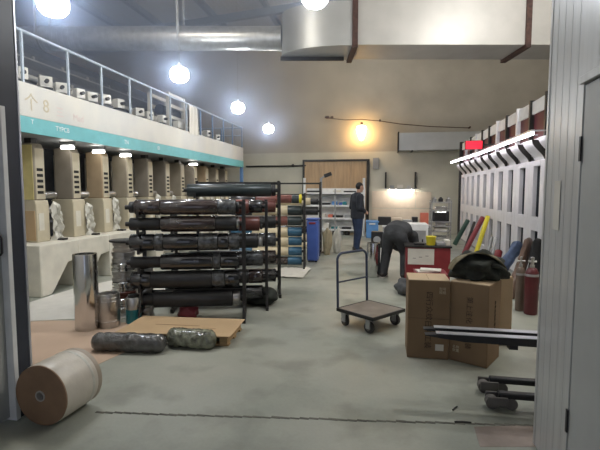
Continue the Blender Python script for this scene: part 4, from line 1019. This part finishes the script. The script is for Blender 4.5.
for i, dx in enumerate((-.16, .0, .18)):
    single(MB().lathe([(.05, 0), (.06, .01), (.06, .08), (.03, .1), (.03, .12)], (xm+dx, 11.8, zt3 - .0+.002 if False else onY(440, 202, 11.6).z+.001), seg=18), 'metal_pot', M['steel2'] if i != 1 else M['black'], ['left metal pot on top of the metal rack', 'black pot in the middle on top of the metal rack', 'right metal pot on top of the metal rack'][i], 'pot', 'pots on the metal rack')

# leaning sheets, rolls and clothes along the right press
def leaner(pt, pb, Yt, Yb, r, m, label, name, cat, rt=None, cap=None):
    """a long roll leaning with its foot on the floor and its head against the press"""
    b = V(pb); t_ = V(pt); 
    t = thing(name, label, cat, (b.x, b.y, 0), 'rolls leaning on the right press')
    ax = (t_-b).normalized(); L = (t_-b).length
    MB().lathe([(r*.9, 0), (r, .02), (r, L-.02), (r*.9, L)], b, ax, 20).build('roll', M[m], t)
    MB().lathe([(r*.4, -.004), (r*.4, L+.01)], b, ax, 14).build('core', M[cap or 'coreboard'], t)
    return t
def lean_px(pxt, pyt, X, Xb, r, m, label, name='leaning_roll', cat='roll', cap=None, dy=-.5):
    p = onX(pxt, pyt, X); b = V((Xb, p.y+dy, r*.5+.012)); return leaner(p, b, 0, 0, r, m, label, name, cat, cap=cap)
lean_px(468, 220, 2.36, 2.0, .062, 'green', 'bottle green roll leaning on the far part of the right press', cap='black', dy=-.1)
lean_px(474.5, 222, 2.36, 2.1, .035, 'blackrubber', 'thin black tube leaning right of the green roll', cap='black', dy=-.2)
lean_px(483, 217, 2.36, 1.93, .058, 'maroon', 'maroon roll leaning left of the yellow roll', cap='blackrubber', dy=-.1)
lean_px(488, 216, 2.36, 2.08, .05, 'yellow', 'yellow roll leaning against the right press', cap='yellow', dy=-.1)
lean_px(492, 237, 2.36, 2.2, .035, 'midgrey', 'thin grey pipe leaning right of the yellow roll', cap='black', dy=-.2)
lean_px(496, 238, 2.36, 2.22, .035, 'midgrey', 'second thin grey pipe leaning farther right of the yellow roll', cap='black', dy=-.2)
lean_px(499, 251, 2.30, 2.18, .07, 'red', 'short red roll standing right of the grey pipes', cap='red', dy=-.2)
# denim and brown cloth rolls
def cloth_roll(top, bot, r, m, label, seed, name='cloth_roll', cat='cloth'):
    b, t_ = V(bot), V(top); ax = (t_-b).normalized(); L = (t_-b).length; u = ax.orthogonal().normalized(); w = ax.cross(u); R = []
    for k in range(31):
        t = k/30; rg = []
        rr = r*(.55+.45*min(1, min(t, 1-t)*14))
        for i in range(26):
            a = 2*PI*i/26; s = rr*(1+.22*noise.noise(V((t*L*7+seed, math.cos(a)*1.6, math.sin(a)*1.6))))
            q = b+ax*(t*L)+(u*math.cos(a)*1.25+w*math.sin(a)*.75)*s; q.z = max(q.z, .002); rg.append(q)
        R.append(rg)
    return single(MB().rings(R), name, m, label, cat, 'cloth bundles by the right press')
p = onX(520, 243, 2.30)
cloth_roll(p, (1.80, p.y-.3, .02), .095, M['denim'], 'blue denim cloth bundle leaning on the right press', 1)
p = onX(530, 240, 2.27)
cloth_roll(p, (1.84, 6.72, .02), .085, M['leather'], 'brown leather cloth bundle leaning right of the blue denim one', 4)
p = onX(539, 240, 2.33)
cloth_roll((p.x, p.y+.0, p.z), (2.12, 6.75, .02), .10, M['blackcloth'], 'black cloth bundle behind the gas bottles', 9)
def gas(x, y, r, h, m, label):
    t = thing('gas_bottle', label, 'gas bottle', (x, y, 0), 'gas bottles by the right press')
    MB().lathe([(r*.9, 0), (r, .015), (r, h-.10), (r*.93, h-.06), (r*.72, h-.02), (r*.38, h)], (x, y, .001), seg=32).build('cylinder', M[m], t)
    MB().lathe([(r*.36, h), (r*.36, h+.03), (r*.24, h+.04), (r*.24, h+.10), (r*.3, h+.11), (r*.3, h+.13), (.01, h+.135)], (x, y, 0), seg=18).build('valve', M['steel2'], t)
    MB().cyl((x-.05, y, h+.075), (x+.05, y, h+.075), .012, seg=10).build('outlet', M['steel2'], t)
    MB().lathe([(r*1.0, h-.11), (r*1.012, h-.105), (r*1.012, h-.085), (r*.97, h-.08)], (x, y, 0), seg=32, caps=False).build('collar', M['midgrey'], t)
gas(1.785, 6.12, .055, .58, 'gasbrown', 'brownish gas bottle standing left of the red one')
gas(1.875, 5.97, .08, .60, 'gasred', 'dark red gas bottle with silver valve beside the wall panel')
# dark grey sack left of the leaning rolls
p = onz(457, 262)
lump((1.62, 9.0, .16), (.2, .3, .18), 'grey_sack', M['greycloth'], 'grey sack on the floor behind the red cabinet', 'sack', seed=21)

# ================================================================== PEOPLE
def basis(d, up):
    d = V(d).normalized(); r = d.cross(V(up)).normalized(); u = r.cross(d); return d, -r, u   # forward, left, up
def limb(mb, pts, rs, seg=14):
    mb.tube(pts, rs, seg)
    for p, r in zip(pts, rs): mb.ell(p, (r, r, r), seg=seg, rng=8)
def torso(mb, rings):
    """rings: (centre, lateral dir, front dir, half width, half depth)"""
    R = []
    for c, l, f, a, b in rings:
        R.append([V(c)+V(l)*math.cos(2*PI*i/24)*a+V(f)*math.sin(2*PI*i/24)*b for i in range(24)])
    mb.rings(R)
def hand(mb, wrist, d, palmn, thumb):
    d = V(d).normalized(); n = V(palmn); n = (n-d*n.dot(d)).normalized(); s = d.cross(n)
    if s.dot(V(thumb)) < 0: s = -s
    Mh = Matrix((d, s, n)).transposed()
    mb.ell(V(wrist)+d*.045, (.055, .042, .018), Mh, 14, 9)
    for i, L in enumerate((.072, .08, .075, .058)):
        o = V(wrist)+d*.085+s*(.030-.020*i)
        mb.tube([o-d*.02, o+d*L*.4+n*.006, o+d*L*.72+n*.022, o+d*L*.88+n*.042], [.010, .0095, .009, .008], 8)
    o = V(wrist)+d*.03+s*.036
    mb.tube([o-s*.012, o+s*.018+d*.02+n*.01, o+s*.024+d*.05+n*.022], [.013, .011, .009], 8)
def head(mb, c, fwd, up):
    f, l, u = basis(fwd, up); Mh = Matrix((f, l, u)).transposed(); c = V(c)
    mb.ell(c+u*.02, (.098, .076, .105), Mh, 22, 14)
    mb.ell(c-u*.055+f*.022, (.072, .058, .065), Mh, 18, 12)
    mb.ell(c-u*.018+f*.098, (.022, .014, .026), Mh, 10, 8); mb.ell(c-u*.03+f*.106, (.014, .017, .012), Mh, 10, 8)
    mb.ell(c+u*.022+f*.082, (.018, .055, .012), Mh, 12, 8)
    mb.ell(c-u*.068+f*.086, (.012, .026, .008), Mh, 10, 6); mb.ell(c-u*.080+f*.084, (.012, .022, .008), Mh, 10, 6)
    mb.ell(c-u*.105+f*.075, (.02, .022, .018), Mh, 10, 8)
    for s in (-1, 1): mb.ell(c+l*s*.078-f*.008-u*.005, (.020, .010, .034), Mh, 10, 8)
    return f, l, u, Mh
def hair_eyes(root, c, f, l, u, Mh, hair='hair'):
    c = V(c)
    hb = MB().ell(c+u*.035-f*.014, (.102, .086, .104), Mh, 22, 14)
    # keep the crown, the back and the sides, open at the face
    for v in hb.bm.verts:
        q = v.co-c; 
        if q.dot(u) < .045 and q.dot(f) > -.01:
            v.co -= l*q.dot(l)*.35+f*q.dot(f)*.3; v.co += u*(.05-q.dot(u))*.9
        elif q.dot(u) < -.05: v.co += u*(-.05-q.dot(u))*.8
    hb.build('hair', M[hair], root)
    for s in (-1, 1): MB().ell(c+u*.006+f*.087+l*s*.031, (.010, .013, .008), Mh, 10, 8).build('eye', M['black'], root)

def stand_man():
    base = onz(357, 250.5); O = V((base.x, base.y, 0))
    t = bpy.data.objects.new('person', None)
    f = V((.88, .47, 0)).normalized(); l = V((-f.y, f.x, 0)); u = V((0, 0, 1))
    P = lambda a, b, c: O+f*a+l*b+u*c
    t = thing('person', 'standing man in navy jacket and blue jeans looking to the right', 'person', O)
    hc = P(.06, 0, 1.64)
    sh = {1: P(-.01, .18, 1.40), -1: P(-.01, -.18, 1.40)}; el = {1: P(-.05, .235, 1.13), -1: P(-.05, -.235, 1.13)}; wr = {1: P(.15, .15, 1.02), -1: P(.15, -.15, 1.02)}
    hp = {1: P(0, .09, .90), -1: P(0, -.09, .90)}; kn = {1: P(.045, .10, .50), -1: P(.0, -.10, .50)}; an = {1: P(.01, .105, .09), -1: P(-.06, -.11, .09)}
    b = MB()
    hf, hl, hu, Mh = head(b, hc, f*1-u*.10, u)
    limb(b, [P(-.01, 0, 1.42), P(.02, 0, 1.52), P(.045, 0, 1.60)], [.06, .052, .052])
    torso(b, [(P(0, 0, .84), l, f, .12, .09), (P(0, 0, .95), l, f, .15, .10), (P(.01, 0, 1.1), l, f, .13, .095), (P(.0, 0, 1.3), l, f, .155, .10), (P(-.01, 0, 1.42), l, f, .13, .07)])
    for s in (1, -1):
        limb(b, [sh[s], el[s], wr[s]], [.055, .042, .028]); limb(b, [hp[s], kn[s], an[s]], [.078, .052, .036])
        limb(b, [an[s]-u*.03, an[s]+f*.12-u*.06], [.036, .028])
        hand(b, wr[s], (P(.13, -.05*s, -.05)-O).normalized(), -l*s-u*.3, u+f*.2)
    body = b.build('body', M['skin'], t, fuse=.009)
    hair_eyes(t, hc, hf, hl, hu, Mh)
    j = MB()
    torso(j, [(P(.0, 0, .84), l, f, .215, .165), (P(0, 0, .98), l, f, .225, .17), (P(.01, 0, 1.12), l, f, .215, .165), (P(-.005, 0, 1.30), l, f, .225, .155), (P(-.015, 0, 1.42), l, f, .18, .11), (P(.0, 0, 1.52), l, f, .085, .08)])
    for s in (1, -1): limb(j, [sh[s], (sh[s]+el[s])/2, el[s], (el[s]+wr[s])/2, wr[s]-(wr[s]-el[s]).normalized()*.03], [.098, .09, .078, .068, .054])
    j.build('jacket', M['navycloth'], t, fuse=.014)
    tr = MB(); torso(tr, [(P(0, 0, .80), l, f, .14, .11), (P(0, 0, .92), l, f, .165, .125)])
    for s in (1, -1): limb(tr, [hp[s]-u*.02, (hp[s]+kn[s])/2, kn[s], (kn[s]+an[s])/2, an[s]-u*.01], [.118, .104, .086, .078, .068])
    tr.build('trousers', M['jeans'], t, fuse=.014)
    for s in (1, -1):
        a = an[s]; z0 = .012
        sb = MB(); limb(sb, [V((a.x, a.y, .055))-f*.05, V((a.x, a.y, .055))+f*.06, V((a.x, a.y, .042))+f*.15], [.044, .042, .032])
        for v in sb.bm.verts: v.co.z = max(v.co.z, .012)
        sh_ = sb.build('shoe', M['shoe'], t)
        MB(frame(V((a.x, a.y, 0)), f, l)).prism([(-.095, -.035), (-.06, -.045), (.12, -.045), (.185, -.02), (.185, .02), (.12, .045), (-.06, .045), (-.095, .035)], 'z', .001, .014).build('sole', M['black'], sh_)
stand_man()

def bent_man():
    base = onz(395.5, 277.5); O = V((base.x, base.y, 0))
    f = V((.36, .93, 0)).normalized(); l = V((-f.y, f.x, 0)); u = V((0, 0, 1))
    P = lambda a, b, c: O+f*a+l*b+u*(c if c < .2 else .09+(c-.09)*.93)
    t = thing('person', 'man in charcoal workwear bending forward over the red cabinet', 'person', O)
    ch = P(.36, 0, .80); nk = P(.43, 0, .70)
    hc = P(.49, 0, .59)
    sp = [P(-.12, 0, .80), P(-.05, 0, .90), P(.07, 0, .94), P(.22, 0, .92), P(.34, 0, .84), P(.42, 0, .73)]
    sh = {1: P(.36, .19, .79), -1: P(.36, -.19, .79)}; el = {1: P(.47, .23, .56), -1: P(.45, -.22, .54)}; wr = {1: P(.62, .12, .44), -1: P(.60, -.12, .42)}
    hp = {1: P(-.08, .10, .82), -1: P(-.08, -.10, .82)}; kn = {1: P(-.03, .17, .46), -1: P(.06, -.15, .46)}; an = {1: P(-.12, .19, .09), -1: P(-.04, -.17, .09)}
    def spine(mb, wd, dp):
        R = []
        for i, c in enumerate(sp):
            tn = (sp[min(i+1, 5)]-sp[max(i-1, 0)]).normalized(); R.append((c, l, tn.cross(l), wd[i], dp[i]))
        torso(mb, R)
    b = MB()
    hf, hl, hu, Mh = head(b, hc, f*.35-u*.94, f*.9+u*.35)
    limb(b, [ch, nk, hc-(hc-nk)*.3], [.06, .052, .052])
    spine(b, [.11, .14, .13, .14, .15, .09], [.08, .10, .10, .10, .09, .06])
    for s in (1, -1):
        limb(b, [sh[s], el[s], wr[s]], [.055, .042, .028]); limb(b, [hp[s], kn[s], an[s]], [.078, .052, .036])
        limb(b, [an[s]-u*.03, an[s]+f*.12-u*.06], [.036, .028]); hand(b, wr[s], (wr[s]-el[s]), -l*s+f*.1, f+u*.3)
    b.build('body', M['skin'], t, fuse=.009); hair_eyes(t, hc, hf, hl, hu, Mh)
    j = MB(); spine(j, [.19, .215, .21, .22, .20, .09], [.13, .155, .16, .16, .14, .09])
    for s in (1, -1): limb(j, [sh[s], (sh[s]+el[s])/2, el[s], (el[s]+wr[s])/2, wr[s]-(wr[s]-el[s]).normalized()*.03], [.10, .088, .074, .064, .052])
    jk = j.build('jacket', M['charcoal'], t, fuse=.014)
    st = MB()
    for i in range(9):
        a = -.9+i*.16; st.ell(P(.26, 0, .89)-l*math.sin(a+.9)*.0+V((0, 0, 0))+(-l*math.cos(a)*.185+u*math.sin(a)*.10), (.03, .022, .022), seg=10, rng=6)
    st.build('shoulder_patch', M['greycloth'], t, fuse=.012)
    tr = MB(); limb(tr, [P(-.10, .05, .83), P(-.10, -.05, .83)], [.13, .13])
    for s in (1, -1): limb(tr, [hp[s]-u*.02, (hp[s]+kn[s])/2, kn[s], (kn[s]+an[s])/2, an[s]-u*.01], [.13, .112, .094, .084, .074])
    tr.build('trousers', M['charcoal'], t, fuse=.014)
    for s in (1, -1):
        a = an[s]; sb = MB(); limb(sb, [V((a.x, a.y, .06))-f*.05, V((a.x, a.y, .06))+f*.06, V((a.x, a.y, .045))+f*.16], [.044, .042, .032])
        for v in sb.bm.verts: v.co.z = max(v.co.z, .02)
        s_ = sb.build('shoe', M['shoe'], t)
        MB(frame(V((a.x, a.y, 0)), f, l)).prism([(-.1, -.038), (-.06, -.048), (.12, -.048), (.195, -.02), (.195, .02), (.12, .048), (-.06, .048), (-.1, .038)], 'z', .001, .022).build('sole', M['sole'], s_)
bent_man()

# ================================================================== WORLD and colour
w = bpy.data.worlds.new('world'); sc.world = w; w.use_nodes = True
w.node_tree.nodes['Background'].inputs['Color'].default_value = (.75, .82, 1, 1)
w.node_tree.nodes['Background'].inputs['Strength'].default_value = .62
sc.view_settings.view_transform = 'Standard'; sc.view_settings.look = 'None'; sc.view_settings.gamma = 1; sc.view_settings.use_curve_mapping = False
sc.view_settings.exposure = 0.2
sc.cycles.use_denoising = True; sc.cycles.max_bounces = 8; sc.cycles.diffuse_bounces = 5; sc.cycles.sample_clamp_indirect = 8

# slight bluish haze, thickened in place of lens bloom, round the pendant lamps in the upper left of the hall
HAZE = .075
nt = w.node_tree
vs = nt.nodes.new('ShaderNodeVolumeScatter'); vs.inputs['Anisotropy'].default_value = .7; vs.inputs['Color'].default_value = (.60, .73, 1, 1)
g = nt.nodes.new('ShaderNodeNewGeometry'); sx = nt.nodes.new('ShaderNodeSeparateXYZ'); nt.links.new(g.outputs['Position'], sx.inputs[0])
def mrange(sock, a, b, lo, hi):
    m = nt.nodes.new('ShaderNodeMapRange'); nt.links.new(sock, m.inputs[0])
    for i, q in enumerate((a, b, lo, hi)): m.inputs[i+1].default_value = q
    return m.outputs[0]
def mul(a, b):
    m = nt.nodes.new('ShaderNodeMath'); m.operation = 'MULTIPLY'; nt.links.new(a, m.inputs[0]); nt.links.new(b, m.inputs[1]); return m.outputs[0]
hz = mul(mul(mrange(sx.outputs['Z'], 2.3, 3.4, 0, 1), mrange(sx.outputs['X'], -.6, -3., 0, 1)), mrange(sx.outputs['Y'], 2.8, 3.5, 0, 1))
nt.links.new(mrange(hz, 0, 1, 0, HAZE), vs.inputs['Density'])
if HAZE: nt.links.new(vs.outputs[0], nt.nodes['World Output'].inputs['Volume'])
